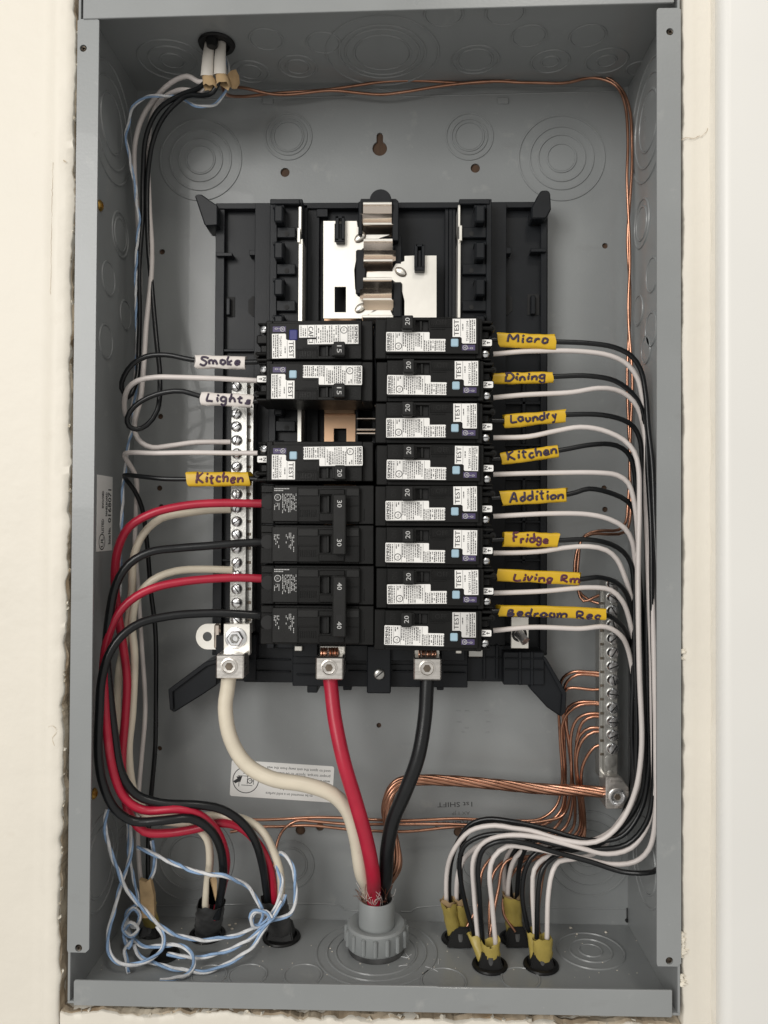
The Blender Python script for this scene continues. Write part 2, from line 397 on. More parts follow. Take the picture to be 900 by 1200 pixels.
# keyhole: big round below, slot above
kh = []
for i in range(21):
    a = R(-62)-R(236)*i/20
    kh.append((kx+5.4*math.cos(a+R(120)), kz+5.4*math.sin(a+R(120))))
kh = [(kx-2.4, kz+4.8), (kx-2.4, kz+9.5), (kx-1.5, kz+11.2), (kx, kz+11.8), (kx+1.5, kz+11.2), (kx+2.4, kz+9.5), (kx+2.4, kz+4.8)]
kh += [(kx+5.4*math.cos(a), kz+5.4*math.sin(a)) for a in [R(63)-R(306)*i/20 for i in range(1, 20)]]
holes = [kh, circ(pc(334,202,D), 3.4), circ(pc(557,197,D), 3.4)]
for x, y, r in ((190,295,2.1),(709,288,2.1),(188,488,2.0),(187,572,2.0),(189,594,2.0),(708,572,2.0),(709,597,2.0),(444,850,1.8),(187,877,1.8),(375,969,3.0),(352,973,3.6),(537,975,3.4)):
    holes.append(circ(pc(x, y, D), r, 14))
mb = MB().prism([(-W/2,-H/2),(W/2,-H/2),(W/2,H/2),(-W/2,H/2)], D, D+1.5, holes)
back = mb.build('back_panel', M['paint'], box, smooth=None)
def pressed(mb, pts, Y, r=.45):     # pressed line on the back panel
    mb.tube(spline([P(x, y, Y) for x, y in pts], 6), r, 6)
def rib1(*a): m_ = MB(); pressed(m_, *a); m_.build('pressed_rib', M['paint'], box)
for pts, d_, r_ in (([(172,118),(415,113)],.1,.5),([(470,113),(478,113),(726,107)],.1,.5),([(405,112),(418,108),(440,104),(458,107),(476,113)],.1,.35),
                    ([(152,1062),(393,1060),(399,1062),(404,1066),(424,1067)],.1,.5),([(470,1068),(482,1068),(488,1064),(733,1065)],.1,.5)): rib1(pts, D-d_, r_)
for q_ in ((307,114,320,121),(583,114,596,121)): MB().pbox(*q_, D-1.2, D, .3).build('pressed_tab', M['paint'], box)
mb = MB()
for x, y in ((537,833),(547,833),(570,833),(538,846),(547,853),(572,846),(543,858),(571,858)):
    mb.pbox(x-2.5, y-.7, x+2.5, y+.7, D-.3, D, .1)
mb.build('stamped_mark', M['paint'], box)['kind'] = 'stuff'

side = MB().box(-W/2, -XI, 0, D, -H/2+1.6, H/2-1.6, .2).build('side_panel', M['paint'], box)
MB().box(XI, W/2, 0, D, -H/2+1.6, H/2-1.6, .2).build('side_panel', M['paint'], box)
MB().box(-W/2, W/2, .2, D, ZI, H/2, .2).build('top_panel', M['paint'], box)
MB().box(-W/2, W/2, .2, D, -H/2, -ZI, .2).build('bottom_panel', M['paint'], box)
def flange(x0, x1, z0, z1, holes_px):
    hs = [circ(pc(x, y, -1.0), r, 14) for x, y, r in holes_px]
    m_ = MB().prism([(x0,z0+1.5),(x0+.5,z0),(x1-2,z0),(x1,z0+2),(x1,z1-1),(x1-1,z1),(x0+1,z1),(x0,z1-1)], -1.0, .45, hs)
    return m_.build('flange', M['paint'], box, smooth=None)
f1 = flange(-W/2-.1, -XI+11.5, -272.3, 288.5, ((97.5,56.5,2.2),(92,1111,2.2)))
f2 = flange(XI-12.4, W/2+.2, -274.0, 291.5, ((785,37,2.2),(784.5,1126,2.2)))
for f, ps in ((f1, ((97.5,56.5),(92,1111))), (f2, ((785,37),(784.5,1126)))):
    for x, y in ps:
        q = P(x, y, .3); MB().cyl((q.x, 1.6, q.z), 2.4, 1.5, n=14).ring((q.x+.3, .6, q.z-.2), 1.2, .3, n=14, m=5).build('screw_hole', M['socket'], box)
q0, q1 = P(95, 22, -1.8), P(790, 4, -1.8)
MB().prism([(-W/2+3.5, q0.z), (W/2-16, q1.z+.5), (W/2-4, q1.z+.8), (W/2-4, H/2), (-W/2+3.5, H/2)], -1.8, -.2, bev=.3).build('top_lip', M['paint'], box)
q0, q1 = P(88, 1149, -1.8), P(787, 1161, -1.8)
MB().prism([(-176.6, -H/2), (175.3, -H/2), (175.8, -H/2+1), (175.8, q1.z), (40, q1.z*.55+q0.z*.45-.4), (38, q1.z*.5+q0.z*.5), (-176, q0.z), (-176.6, q0.z-1)], -1.8, -.2, bev=.35).build('bottom_lip', M['paint'], box)
MB().box(-176.4, 175.6, -.2, 2, -H/2, -H/2+1.6, .2).build('lip_fold', M['paint'], box)
# embossed knockouts
def knock(c, radii, axis, rr=.8):
    m_ = MB(); ax = Vector(axis)
    for i, r in enumerate(radii):
        m_.ring(Vector(c), r, rr, axis, n=max(20, int(r*2.2)), m=6, squash=1.0)
        n_t = 2 if i % 2 == 0 else 3
        for k in range(n_t):
            a = .5+k*2*math.pi/n_t+i*.9; q = Vector((0,0,1)).rotation_difference(ax)
            m_.cyl(Vector(c)+q @ Vector((r*math.cos(a), r*math.sin(a), -.2)), .9, .5, axis, n=8)
    m_.cyl(Vector(c)-ax*.3, radii[-1]-.6, .62, axis, n=40, bev=.3)
    return m_.build('knockout', M['paint'], box, smooth=50)
for x, y, rs in ((235,187,(30,22.5,16,10.5)),(658,185,(31,23,17,10.5)),(338,160,(17,13.5,11)),(550,160,(17,13,10.5)),
                 (340,1013,(17,12)),(224,1005,(31,23,16)),(690,1000,(30,23,16,10)),(560,1013,(16,11))):
    knock(P(x, y, D-.05), rs, (0,-1,0))
for x, y, rs in ((448,62,(38,29,25,19)),(557,70,(16,12)),(620,42,(11,)),(689,42,(11.5,)),(645,72,(13,6)),(711,71,(14,6.5)),(202,71,(23,16,8)),(349,78,(13,8)),(293,84,(13,8)),(312,46,(11,)),(379,50,(11,)),(748,80,(8,)),(592,14,(12,)),(520,16,(12,))):
    q = onZ(x, y, ZI-.05)
    if q.y < D: knock(q, rs, (0,0,-1))
for x, y, rs in ((131,145,(38,29,19)),(141,275,(15,11)),(127,326,(11,)),(147,369,(10,)),(124,400,(11,)),(143,1000,(18,12)),(118,1010,(30,22))):
    q = onX(x, y, -XI+.05); knock(q, rs, (1,0,0))
for x, y, rs in ((760,142,(38,29,19)),(752,262,(16,11)),(764,322,(11,)),(748,364,(10,)),(763,386,(11,)),(757,1010,(28,20)),(757,410,(9,))):
    q = onX(x, y, XI-.05); knock(q, rs, (-1,0,0))
for x, y, rs in ((692,1114,(22,14,7.5)),(441,1115,(40,33,27)),(290,1143,(12,)),(355,1143,(12,)),(610,1147,(12,)),(245,1143,(11,)),(520,1150,(14,))):
    q = onZ(x, y, -ZI+.05); knock(q, rs, (0,0,1))
for x, y, ax in ((117,241,1),(110,930,1),(778,232,-1)):
    q = onX(x, y, -ax*(XI-.1))
    m_ = MB().lathe([(3.6,0),(3.6,.5),(2.6,1.6),(1.5,1.9),(1.4,.9),(.01,.9)], q, (ax,0,0), 16)
    m_.build('wood_screw', M['brass'], box)
for x, y, xx in ((166,101,-1),(735,1079,1)):
    q = P(x, y, D-1); MB().cyl((q.x, D-1.2, q.z), 1.3, 1.1, n=12).box(q.x-.35, q.x+.35, D-1, D-.1, q.z, q.z+9).build('corner_slot', M['void'], box)
# certification sticker on the left side wall
c4 = [onX(x, y, -XI+.12) for x, y in ((117,554),(135,562),(128,648),(110,644))]
y0 = sum(c.y for c in (c4[0], c4[3]))/2; y1 = sum(c.y for c in (c4[1], c4[2]))/2; z1 = (c4[0].z+c4[1].z)/2; z0 = (c4[2].z+c4[3].z)/2
st = MB().box(-XI, -XI+.15, y0, y1, z0, z1, 0).build('certification_sticker', M['label'], box)
ym = (y0+y1)/2; wd = y1-y0; hh = z1-z0; xx = -XI+.2
def side_text(string, fy, fz, h, width=None):
    m_ = MB(); put_text(m_, string, (xx, y0+wd*fy, z0+hh*fz), h*1.35, 0, width*1.12, right=Vector((0,0,1)), up=Vector((0,-1,0))); put_text(m_, string, (xx+.02, y0+wd*fy+.25, z0+hh*fz+.25), h*1.35, 0, width*1.12, right=Vector((0,0,1)), up=Vector((0,-1,0)))
    o_ = m_.build('lettering', M['print'], st, smooth='flatprint'); return o_
side_text('Issue No.', .80, .20, 3.4, hh*.20); side_text('0168071', .80, .60, 4.0, hh*.40)
side_text('LISTED', .36, .33, 2.9, hh*.16); side_text('ENCLOSED', .36, .68, 2.4, hh*.20); side_text('PANELBOARD', .60, .62, 2.4, hh*.28)
side_text('UL', .33, .12, 3.4, 6.0)
m_ = MB().ring((xx, y0+wd*.33, z0+hh*.125), 5.0, .4, (1,0,0), n=30, squash=.3); m_.build('logo_ring', M['print'], st)
# instruction sticker on the back panel (upside down) and ink stamps
q = P(330, 915, D); tilt = R(-3.0); rr_ = Vector((math.cos(tilt), 0, math.sin(tilt))); uu_ = Vector((-math.sin(tilt), 0, math.cos(tilt)))
def backpt(a, b, d): return Vector((q.x, D-d, q.z))+rr_*a+uu_*b
def rrect(a0, a1, b0, b1, d, rad=1.5):
    out = []
    for cx_, cz_, s0 in ((a1-rad, b1-rad, 0), (a0+rad, b1-rad, 90), (a0+rad, b0+rad, 180), (a1-rad, b0+rad, 270)):
        for k in range(4): an = R(s0+30*k); out.append(backpt(cx_+rad*math.cos(an), cz_+rad*math.sin(an), d))
    return out
poly = rrect(-37, 37.5, -13.2, 12.8, 0)
m_ = MB().prism([(v.x, v.z) for v in poly], D-.18, D-.02)
st2 = m_.build('instruction_sticker', M['label'], box, smooth=None)
m_ = MB(); c_ = backpt(-26, -1, .25)
m_.ring(c_, 9.3, .28, (0,-1,0), n=36, squash=.2)
for a0, a1, b0, b1 in ((-32,-24,1.6,2.0),(-31,-30.6,-6,1.6),(-29,-21,-5,-4.6),(-28,-20,3.5,3.9),(-25,-24.6,-4,3.5),(-20.5,-20.1,-4,3),(-23.5,-20,-1.6,-1.2)):
    m_.flat([[backpt(a0,b0,.24), backpt(a1,b0,.24), backpt(a1,b1,.24), backpt(a0,b1,.24)]])
m_.ring(backpt(-23,-1.5,.25), 1.7, .3, (0,-1,0), n=16, squash=.2)
m_.flat([[backpt(-33.5,-4,.24), backpt(-35,-2.4,.24), backpt(-32,-.2,.24), backpt(-30,-2,.24)], [backpt(-33,1.0,.26), backpt(-28.6,1.6,.26), backpt(-30,-3,.26)]])
for k, (tx, wd_) in enumerate((('used to space the unit away from the wall', 46), ('proper torque. Spacer to be used with', 44), ('with the lug wrench. Spacers must be', 43), ('must be held level when the unit is', 40), ('flush to wall. Unit must be', 36), ('to be mounted on a solid surface', 34))):
    c_ = backpt(35-wd_/2-(0 if k < 5 else 12), 8.9-3.7*k, .24)
    put_text(m_, tx, c_, 2.0, math.pi, wd_, rr_, uu_)
m_.build('printed_text', M['print'], st2, smooth='flatprint')
for s_, x, y, h, wdt, a in (('1st SHIFT', 533, 943, 3.6, 25, 182), ('LINE 3', 525, 966, 4.0, 19, 182), ('MLO', 551, 962, 3.8, 11, 182), ('AX 1 JP', 540, 953, 2.4, 13, 182)):
    m_ = MB(); put_text(m_, s_, P(x, y, D-.06), h, R(a), wdt)
    m_.build('ink_stamp', M['print'] if h > 3 else M['fade'], back, smooth='flatprint')
# ------------------------------------------------------------------ BLACK PLASTIC BASE (bus assembly)
base = thing('bus_base', tuple(P(445, 770, 88)), 'black plastic mounting base holding the metal bus bars behind the breakers', 'mounting base')
YB = 84
mb = MB()
mb.pbox(253, 241, 641, 768, YB, D-3, .5)
mb.build('base_plate', M['plastic'], base)
mb = MB()
for a, b_, c, d, yf in ((253,238,641,243,78),(253,243,259,768,79),(634,243,640,768,79),(299,238,316.5,768,75),(574.5,238,592,768,75),(253,409,299,412,80),(592,409,640,412,80),
        (253,296,272,300,76),(622,291,640,295,76),(592,290,599,297,76),(292,293,299,299,76),(353,240,357,768,78),(360,240,362,768,80),(364.5,240,366.5,768,80),(369,240,371,768,80),(521.5,240,523.5,768,80),(526,240,528,768,80),(530,240,532,768,80),
        (371,243,384,254,79),(253,560,299,563,80),(592,470,640,474,80),(592,560,640,563,80),(592,655,640,658,80),(253,655,299,658,80),(592,520,640,523,80),(592,610,640,613,80),
        (258,440,264,445,78),(612,440,616,520,80),(612,560,616,660,80)):
    mb.pbox(a, b_, c, d, yf, YB+1, .3)
mb.build('rib', M['plastic'], base)
for a, b_, c, d in ((262,348,266,370),(270,348,274,370),(262,366,274,371),(621,345,625,369),(629,345,633,369),(621,365,633,370)):
    pass
for pts in ([(262,348),(275,348),(275,371),(262,371)], [(291,352),(296,347),(299,347),(299,371),(296,371),(291,366)], [(618,345),(632,345),(632,369),(618,369)], [(592,345),(595,345),(600.5,349),(600.5,364),(595,369),(592,369)],
            [(592,435),(601,435),(601,452),(592,452)], [(617,520),(628,520),(628,540),(617,540)], [(592,596),(600,596),(600,613),(592,613)], [(617,596),(622,596),(622,613),(617,613)], [(626,596),(631,596),(631,613),(626,613)], [(592,520),(600,520),(600,540),(592,540)]):
    MB().pprism(pts, YB-.6, YB+.5).build('recess', M['void'], base)
for a, b_, c, d in ((265,349,269.5,369),(622,346,627.5,368),(620,523,625,538)): MB().pbox(a, b_, c, d, 80, YB, .5).build('latch_tab', M['plastic'], base)
# the two toothed towers the breakers hook on to
def tower(x0, x1, hx0, hx1, holex, inner):
    t = MB().pbox(x0, 233, x1, 760, 66, YB, .6).build('hook_rail', M['plastic'], base)
    b = MB()
    out = x0 if inner > 0 else x1-4
    b.pbox(out, 233, out+4.5, 760, 61, 67, .4); b.pbox(x0, 233, x1, 239, 60, 67, .5)
    y = 266
    while y < 750:
        b.pbox(x0+4, y, x1-5 if inner > 0 else x1-4, y+12.5, 62, 67, .5)
        y += 43 if y < 360 else 49
    b.build('rail_tooth', M['plastic'], t)
    y = 240
    for k in range(11):
        yy = y+(43*k if k < 4 else 129+49*(k-3))
        if yy > 740: break
        hk = MB().pbox(hx0, yy, hx1, yy+20, 54, 67, 1.0).pbox(hx0-1.5, yy, hx1+1.5, yy+4, 57, 67, .5)
        hk.build('breaker_hook', M['plastic'], t)
        q = P(holex, yy+34, 61.8); MB().cyl((q.x, 61.7, q.z), 1.6, .6, n=14).build('rail_hole', M['void'], t)
    return t
tower(316.5, 351, 321, 331.5, 336, 1); tower(538, 574, 557, 568.5, 552.5, -1)
# bright edge strips beside the rails
MB().pbox(350, 242, 353, 272, 62, 82, .2).pbox(348.5, 267, 351.6, 284, 60, 82, .2).pbox(350, 280, 353, 530, 62, 82, .2).build('edge_strip', M['tin'], base)
MB().pbox(536.8, 240, 539.4, 266, 62, 82, .2).pbox(538, 264, 541.5, 282, 60, 82, .2).pbox(536.5, 280, 539, 520, 62, 82, .2).build('edge_strip', M['tin'], base)
# feet and ears
def foot(pts, lip, y=66):
    f_ = MB().pprism(pts, y, 90, bev=.8).build('foot', M['plastic'], base)
    MB().pprism(lip, y-2.5, y+1, bev=.4).build('foot_rib', M['plastic'], f_)
foot([(197,808),(199,832),(204,835),(236,815),(254,803),(256,772),(240,776)], [(197,808),(240,776),(256,772),(256,777),(242,781),(202,811),(203,832),(199,832)])
foot([(663,812),(663,835),(657,840),(641,829),(620,806),(634,768)], [(634,768),(640,771),(664,812),(663,835),(657,840),(659,814)])
MB().pprism([(228,229),(231,227),(236,227.5),(251,238),(255,240),(255,264),(241,265),(239,262)], 70, 90, bev=.8).build('ear', M['plastic'], base)
MB().pprism([(645,226),(642,222.5),(634,223),(629,231),(623,243),(623,256),(640,256),(646,245)], 70, 90, bev=.8).build('ear', M['plastic'], base)
# lower end of the base
mb = MB()
for a, b_, c, d, yf in ((253,744,300,774,64),(255,770,300,798,72),(286,754,345,800,74),(343,752,548,806,66),(343,752,372,770,60),(405,756,432,775,58),(455,756,487,775,58),(517,752,545,775,58),
                        (547,756,600,799,74),(590,764,638,803,64),(360,800,372,812,68),(402,796,412,809,68),(512,796,520,809,68)):
    mb.pbox(a, b_, c, d, yf, 92, .5)
mb.build('lower_housing', M['plastic'], base)
mb = MB()
for a, b_, c, d, yf in ((343,778,548,780,64.5),(347,790,370,792,64),(408,786,430,788,64),(460,786,486,788,64),(520,788,546,790,64),(592,771,637,773,62.5),(592,784,637,786,62.5),(608,764,611,803,62.5),(622,764,625,803,62.5),(547,770,590,772,72),(549,763,563,766,70),(300,772,340,774,72),(300,786,340,788,72),(566,756,569,796,72),(581,756,584,796,72)):
    mb.pbox(a, b_, c, d, yf, yf+4, .3)
mb.build('rib', M['plastic'], base)
cb = MB().pbox(430, 757, 458, 813, 54, 88, .8).build('centre_tab', M['plastic'], base)
def slot_screw(parent, c, r, ang, m='zinc', depth=1.6, axis=(0,-1,0), hexhead=False, slots=1):
    c = Vector(c); h = MB()
    h.lathe([(r, -.3), (r, depth*.55), (r*.82, depth), (r*.35, depth*1.12), (.01, depth*1.14)], c, axis, 18)
    s_ = h.build('screw', M[m], parent, smooth=50)
    q_ = Vector((0,0,1)).rotation_difference(Vector(axis)); g = MB()
    for k in range(slots):
        a = ang+k*math.pi/2; u_ = q_ @ Vector((math.cos(a), math.sin(a), 0)); v_ = q_ @ Vector((-math.sin(a), math.cos(a), 0)); n_ = Vector(axis)
        L_, w_ = r*(.80 if slots == 1 else .6), r*.095
        cc = c+n_*(depth*1.03); cs = [cc+u_*L_*sx+v_*w_*sy for sx, sy in ((-1,-1),(1,-1),(1,1),(-1,1))]
        lo = [p_-n_*.5 for p_ in cs]; up_ = [p_+n_*(depth*.16+.02*k) for p_ in cs]
        g.flat([up_]+[[lo[i], lo[(i+1) % 4], up_[(i+1) % 4], up_[i]] for i in range(4)])
    g.build('slot', M['void'], s_, smooth=None)
    return s_
slot_screw(cb, P(444.5, 790, 54), 3.7, R(40), 'alu')
# bus plates and stabs
def rect(a, b_, c, d): return [(a, b_), (c, b_), (c, d), (a, d)]
MB().pprism([(379,259),(418,259),(419,266),(424,267),(427,274),(460,274),(446,278.5),(434,284),(424,292),(418,300),(415,316),(416,338),(419,347),(424,349),(427,357),(460,357),(446,361.5),(434,367),(424,373),(379,373)], 66, 68, [rect(392,262,404.5,284), rect(392,336,405.5,366)]).build('bus_plate', M['tin'], base, smooth=None)
MB().pprism(rect(380,372,417,620), 76, 78, [rect(391,502,406,532)]).build('bus_plate', M['warmtin'], base, smooth=None)
MB().pprism([(430,319),(459,317),(464,309),(474,306),(474,300),(486,299.5),(486,315),(498,315),(498,299.5),(511.5,299.5),(511.5,400),(474,400),(474,352),(471,340),(466,333),(460,328),(428,327)], 66, 68).build('bus_plate', M['tin'], base, smooth=None)
for qs, x, y in ((((393,253,397,282),(400,253,404,282),(393,279,404,283.5),(393,253,404,256)),398,262), (((485.5,286,489.5,314),(494,286,498,314),(485.5,312,498,317),(487,286,497,289)),491.5,293)):
    mb = MB()
    for q_ in qs: mb.pbox(*q_, 61, 80, .4)
    mb.pbox(x-2, y, x+2, y+20, 63, 80, .4).build('plate_clip', M['plastic'], base)
mb = MB()
mb.pprism([(422,236),(423,233),(435,233),(438,229.5),(446,228.5),(452,230),(455,233),(464,233),(467,236),(465,300),(458,375),(424,375),(424,300)], 69, YB)
mb.pbox(420,236,424.5,275,60,70,.5).pbox(460,236,467,282,60,70,.5).pbox(417,292,429,345,64,80,1).pbox(460,330,471,372,64,80,1).pbox(462,276,471,310,66,80,.6)
mb.build('stab_column', M['plastic'], base)
q = P(446, 234.5, 64); MB().cyl((q.x, 63, q.z), 7.4, 12, n=24, bev=.8).build('column_cap', M['plastic'], base)
def stab(x0, x1, y, flip, end=True):
    prof = [(0,58),(.8,55.8),(3.4,55.4),(4.2,56.6),(13,59.6),(13.6,59.9),(22.6,63.2),(24.0,61.6),(25.2,59.8),(26.4,59.6),(27.4,60.4),(39,66.5),(42,73)]
    b = MB(); L_ = [P(x0, y+d_, yy) for d_, yy in prof]; R2 = [P(x1, y+d_, yy) for d_, yy in prof]
    for i in range(len(prof)):
        if not flip and 13.3 < prof[i][0] < 24.5: L_[i].x -= 2.2
        if flip and 13.3 < prof[i][0] < 24.5: R2[i].x += 2.2
        if not flip and prof[i][0] > 26: R2[i].x += 1.2
    z_ = [(a.z+c.z)/2 for a, c in zip(L_, R2)]
    f_ = [(Vector((a.x, a.y, z)), Vector((c.x, c.y, z))) for a, c, z in zip(L_, R2, z_)]
    th = Vector((0, 1.4, -.3)); vs = [[b.bm.verts.new(v) for v in (a, c, c+th, a+th)] for a, c in f_]
    for r1, r2 in zip(vs, vs[1:]):
        for k in range(4): b.bm.faces.new((r1[k], r1[(k+1) % 4], r2[(k+1) % 4], r2[k]))
    b.bm.faces.new(vs[0]); b.bm.faces.new(list(reversed(vs[-1])))
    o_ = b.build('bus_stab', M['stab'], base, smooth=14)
    lp_ = MB(); lp_.tube([f_[1][0]+Vector((.1,.9,-.4)), f_[1][0].lerp(f_[1][1], .5)+Vector((0,.9,-.4)), f_[1][1]+Vector((-.1,.9,-.4))], 1.35, 12); lp_.build('rolled_edge', M['tin'], o_)
    lp_ = MB(); lp_.tube([f_[8][0]+Vector((.1,.7,0)), f_[8][0].lerp(f_[8][1], .5)+Vector((0,.7,0)), f_[8][1]+Vector((-.1,.7,0))], 1.0, 12); lp_.build('rolled_edge', M['tin'], o_)
    return o_
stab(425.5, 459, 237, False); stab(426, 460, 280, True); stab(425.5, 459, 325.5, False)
MB().pbox(424, 369, 461, 372.5, 55, 70, .4).pprism([(428,372),(440,362),(456,360),(461,372)], 66, 70).build('bus_stab', M['tin'], base)
for x, y, an in ((422,278.5,35),(422.5,361,35),(469.5,318.5,-32)):
    q = P(x, y, 65.4); u_ = Vector((math.cos(R(an)), 0, math.sin(R(an)))); m_ = MB()
    m_.tube([q+u_*(4.9*t_/8-2.45*1.0)*1.75 for t_ in range(9)], 2.9, 16, (Vector((0,1,0)), .2), rf=lambda f: max(.12, 1-(2*f-1)**2)**.5); m_.build('rivet', M['socket'], base)
    m_ = MB(); m_.tube([q+u_*(4.9*t_/8-2.45)*1.45+Vector((0,-.3,0)) for t_ in range(9)], 2.25, 16, (Vector((0,1,0)), .55), rf=lambda f: max(.12, 1-(2*f-1)**2)**.5); m_.build('rivet', M['tin'], base)
# stabs seen in the open slot between the left hand breakers
for y0_, y1_ in ((474,477),(489,492),(501.5,504.5),(506.5,509.5)):
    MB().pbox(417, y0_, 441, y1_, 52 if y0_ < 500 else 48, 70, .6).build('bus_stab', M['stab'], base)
MB().pbox(380, 472, 416, 485, 70, 74, .4).build('bus_stab', M['warmtin'], base)
MB().pbox(416.5, 470, 420, 520, 56, 80, .5).pbox(436,470,440,520,60,80,.5).build('stab_barrier', M['plastic'], base)
# main lugs with their set screws
def main_lug(cx, y0_, y1_, px0, px1, ty):
    l = MB().pbox(cx-16, y0_, cx+16, y1_, 36, 58, .8).build('main_lug', M['lug'], base)
    q_ = P(cx-.5, (y0_+y1_)/2-1, 36)
    g = MB().lathe([(5.3,-.1),(5.2,.9),(4.4,1.05),(3.9,.35),(2.9,.25),(.01,.25)], q_, (0,-1,0), 26)
    s_ = g.build('set_screw', M['lug'], l)
    MB().lathe([(2.6,.2),(2.6,.34),(.01,.34)], q_, (0,-1,0), 6).build('hex_socket', M['socket'], s_)
    MB().pbox(px0, ty, px1, y0_+2, 50, 62, .4).build('lug_tongue', M['tin'], l)
    g = MB()
    for k in range(7):
        x_ = cx-9+3*k; a_ = P(x_, ty+2, 50.2); b2 = P(x_+random.uniform(-2,2), y0_+2, 49)
        g.tube(spline([a_, (a_+b2)/2+Vector((0,-1.2,0)), b2], 2), .85, 7)
    g.build('wire_end', M['copper'], l)
main_lug(386, 770, 797, 375, 404, 757); main_lug(501, 771, 797.5, 486, 515, 759)
MB().pbox(345,757,354,763,57,60,.4).build('metal_clip', M['tin'], base); MB().pbox(534,760,541,766,57,60,.4).build('metal_clip', M['tin'], base)
MB().pbox(549,761,566,770,68,74,.4).build('metal_clip', M['alu'], base)
bt = MB().pbox(599, 723, 619.5, 760, 58, 61, .3).build('bonding_strap', M['tin'], base)
q = P(609.5, 745, 58); MB().tube(spline([q+Vector((-1.5,-.5,2)), q+Vector((2.5,-6,-3))], 1.5), 3.0, 14).build('bonding_screw', M['zinc'], bt)
MB().ring(q+Vector((-.5,-.3,1)), 4.3, .8, (0,-1,0), n=20).build('screw_hole_rim', M['void'], bt)
# ------------------------------------------------------------------ NEUTRAL BAR (left) AND GROUND BAR (right)
nb = thing('neutral_bar', tuple(P(278, 740, 62)), 'long aluminium neutral bar with slotted screws left of the breakers', 'terminal bar')
p0, p1 = P(271, 446, 58), P(288, 742, 58)
MB().box(p0.x, p1.x, 58, 70, p1.z, p0.z, .5).build('bar', M['alu'], nb)
MB().pbox(289, 446, 295.5, 742, 62, 74, .4).build('back_bar', M['alu'], nb)
ys = [453,469,485,500,516,531.5,547,563,579,595,611,626,642.5,659,674,690,706,726]
for k, y in enumerate(ys):
    q = P(277.5 if k > 3 else 277, y, 58)
    slot_screw(nb, q+Vector((0,.2,0)), 3.6, random.uniform(0, math.pi), 'zinc', 2.4)
    MB().pbox(290, y-1.6, 294, y+1.8, 61.6, 62.2, .2).build('wire_port', M['socket'], nb)
pl = MB().pprism([(262,731),(293,731),(293,767),(290,769),(262,769)], 50, 56, bev=.3).build('lug_plate', M['tin'], nb)
q = P(276.5, 747.5, 50)
m_ = MB().lathe([(7.2,0),(7.2,.8),(6.6,1.1),(.01,1.1)], q, (0,-1,0), 24); m_.build('washer', M['zinc'], nb)
m_ = MB().lathe([(5.6,1.0),(5.6,3.4),(4.9,4.0),(3.4,4.0),(3.1,3.2),(.01,3.2)], q, (0,-1,0), 6); hb = m_.build('hex_bolt', M['zinc'], nb, smooth=20)
m_ = MB().ring(q+Vector((0,-3.9,0)), 2.3, .55, (0,-1,0), n=20); m_.build('bolt_dimple', M['alu'], hb)
l = MB().pbox(253, 767, 285.5, 796, 34, 52, .8).build('neutral_lug', M['lug'], nb)
q = P(268.5, 781, 34); s_ = MB().lathe([(5.5,-.1),(5.4,.9),(4.5,1.05),(4.0,.35),(2.9,.25),(.01,.25)], q, (0,-1,0), 26).build('set_screw', M['lug'], l)
MB().lathe([(2.7,.2),(2.7,.34),(.01,.34)], q, (0,-1,0), 6).build('hex_socket', M['socket'], s_)
g = MB()
for k in range(6): a_ = P(266+3*k, 763, 49); g.tube(spline([a_, P(266.5+3*k+random.uniform(-1.2,1.2), 769, 48)], 2), .9, 7)
g.build('wire_end', M['copper'], l)
tabp = [(258,731),(258,761)]+[(243-13.5*math.sin(R(a)), 746+15*math.cos(R(a))) for a in range(0, 181, 15)]
tb = MB().pprism(tabp, 68, 70, [[(243+5.4*math.cos(R(a)), 746+5.6*math.sin(R(a))) for a in range(0, 360, 20)]]).build('mounting_tab', M['tin'], nb)
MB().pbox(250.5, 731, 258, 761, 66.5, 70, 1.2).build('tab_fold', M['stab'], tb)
gb = thing('ground_bar', tuple(P(718, 915, 70)), 'aluminium ground bar with shiny screws at lower right, holding bare copper wires', 'terminal bar')
p0, p1 = P(708.5, 681, 60), P(724, 915, 60)
MB().box(p0.x, p1.x, 60, 74, p1.z, p0.z, .5).build('bar', M['alu'], gb)
MB().pbox(702.5, 690, 707, 912, 64, 75, .5).build('back_bar', M['alu'], gb)
for k, y in enumerate([684,700,715.5,732,748,764.5,780.5,796.5,812.5,829,845,861,877]):
    q = P(717.5, y, 60); slot_screw(gb, q+Vector((0,.2,0)), 3.9, random.uniform(0, math.pi), 'zinc', 3.0, (.12,-1,-.06))
    MB().pbox(703.4, y+5.4, 706.4, y+8.6, 63.7, 64.3, .3).build('wire_port', M['socket'], gb)
for y, r in ((892,4.2),(906,2.0)):
    q = P(715.5, y, 60); MB().lathe([(r,-.1),(r,.4),(r*.6,.6),(.01,.5)], q, (0,-1,0), 20).build('rivet', M['alu'], gb)
l = MB().pprism([(710,910),(727,910),(737,922),(738,932),(730,948),(710,948)], 54, 72, bev=.6).build('ground_lug', M['lug'], gb)
q = P(723.5, 934, 54); s_ = MB().lathe([(5.6,-.1),(5.6,.8),(4.4,.9),(3.8,.1),(2.6,0),(2.2,-.9),(.01,-.9)], q, (0,-1,0), 26).build('set_screw', M['zinc'], l)
MB().lathe([(2.1,.05),(2.1,.3),(.01,.3)], q, (0,-1,0), 6).build('hex_socket', M['socket'], s_)

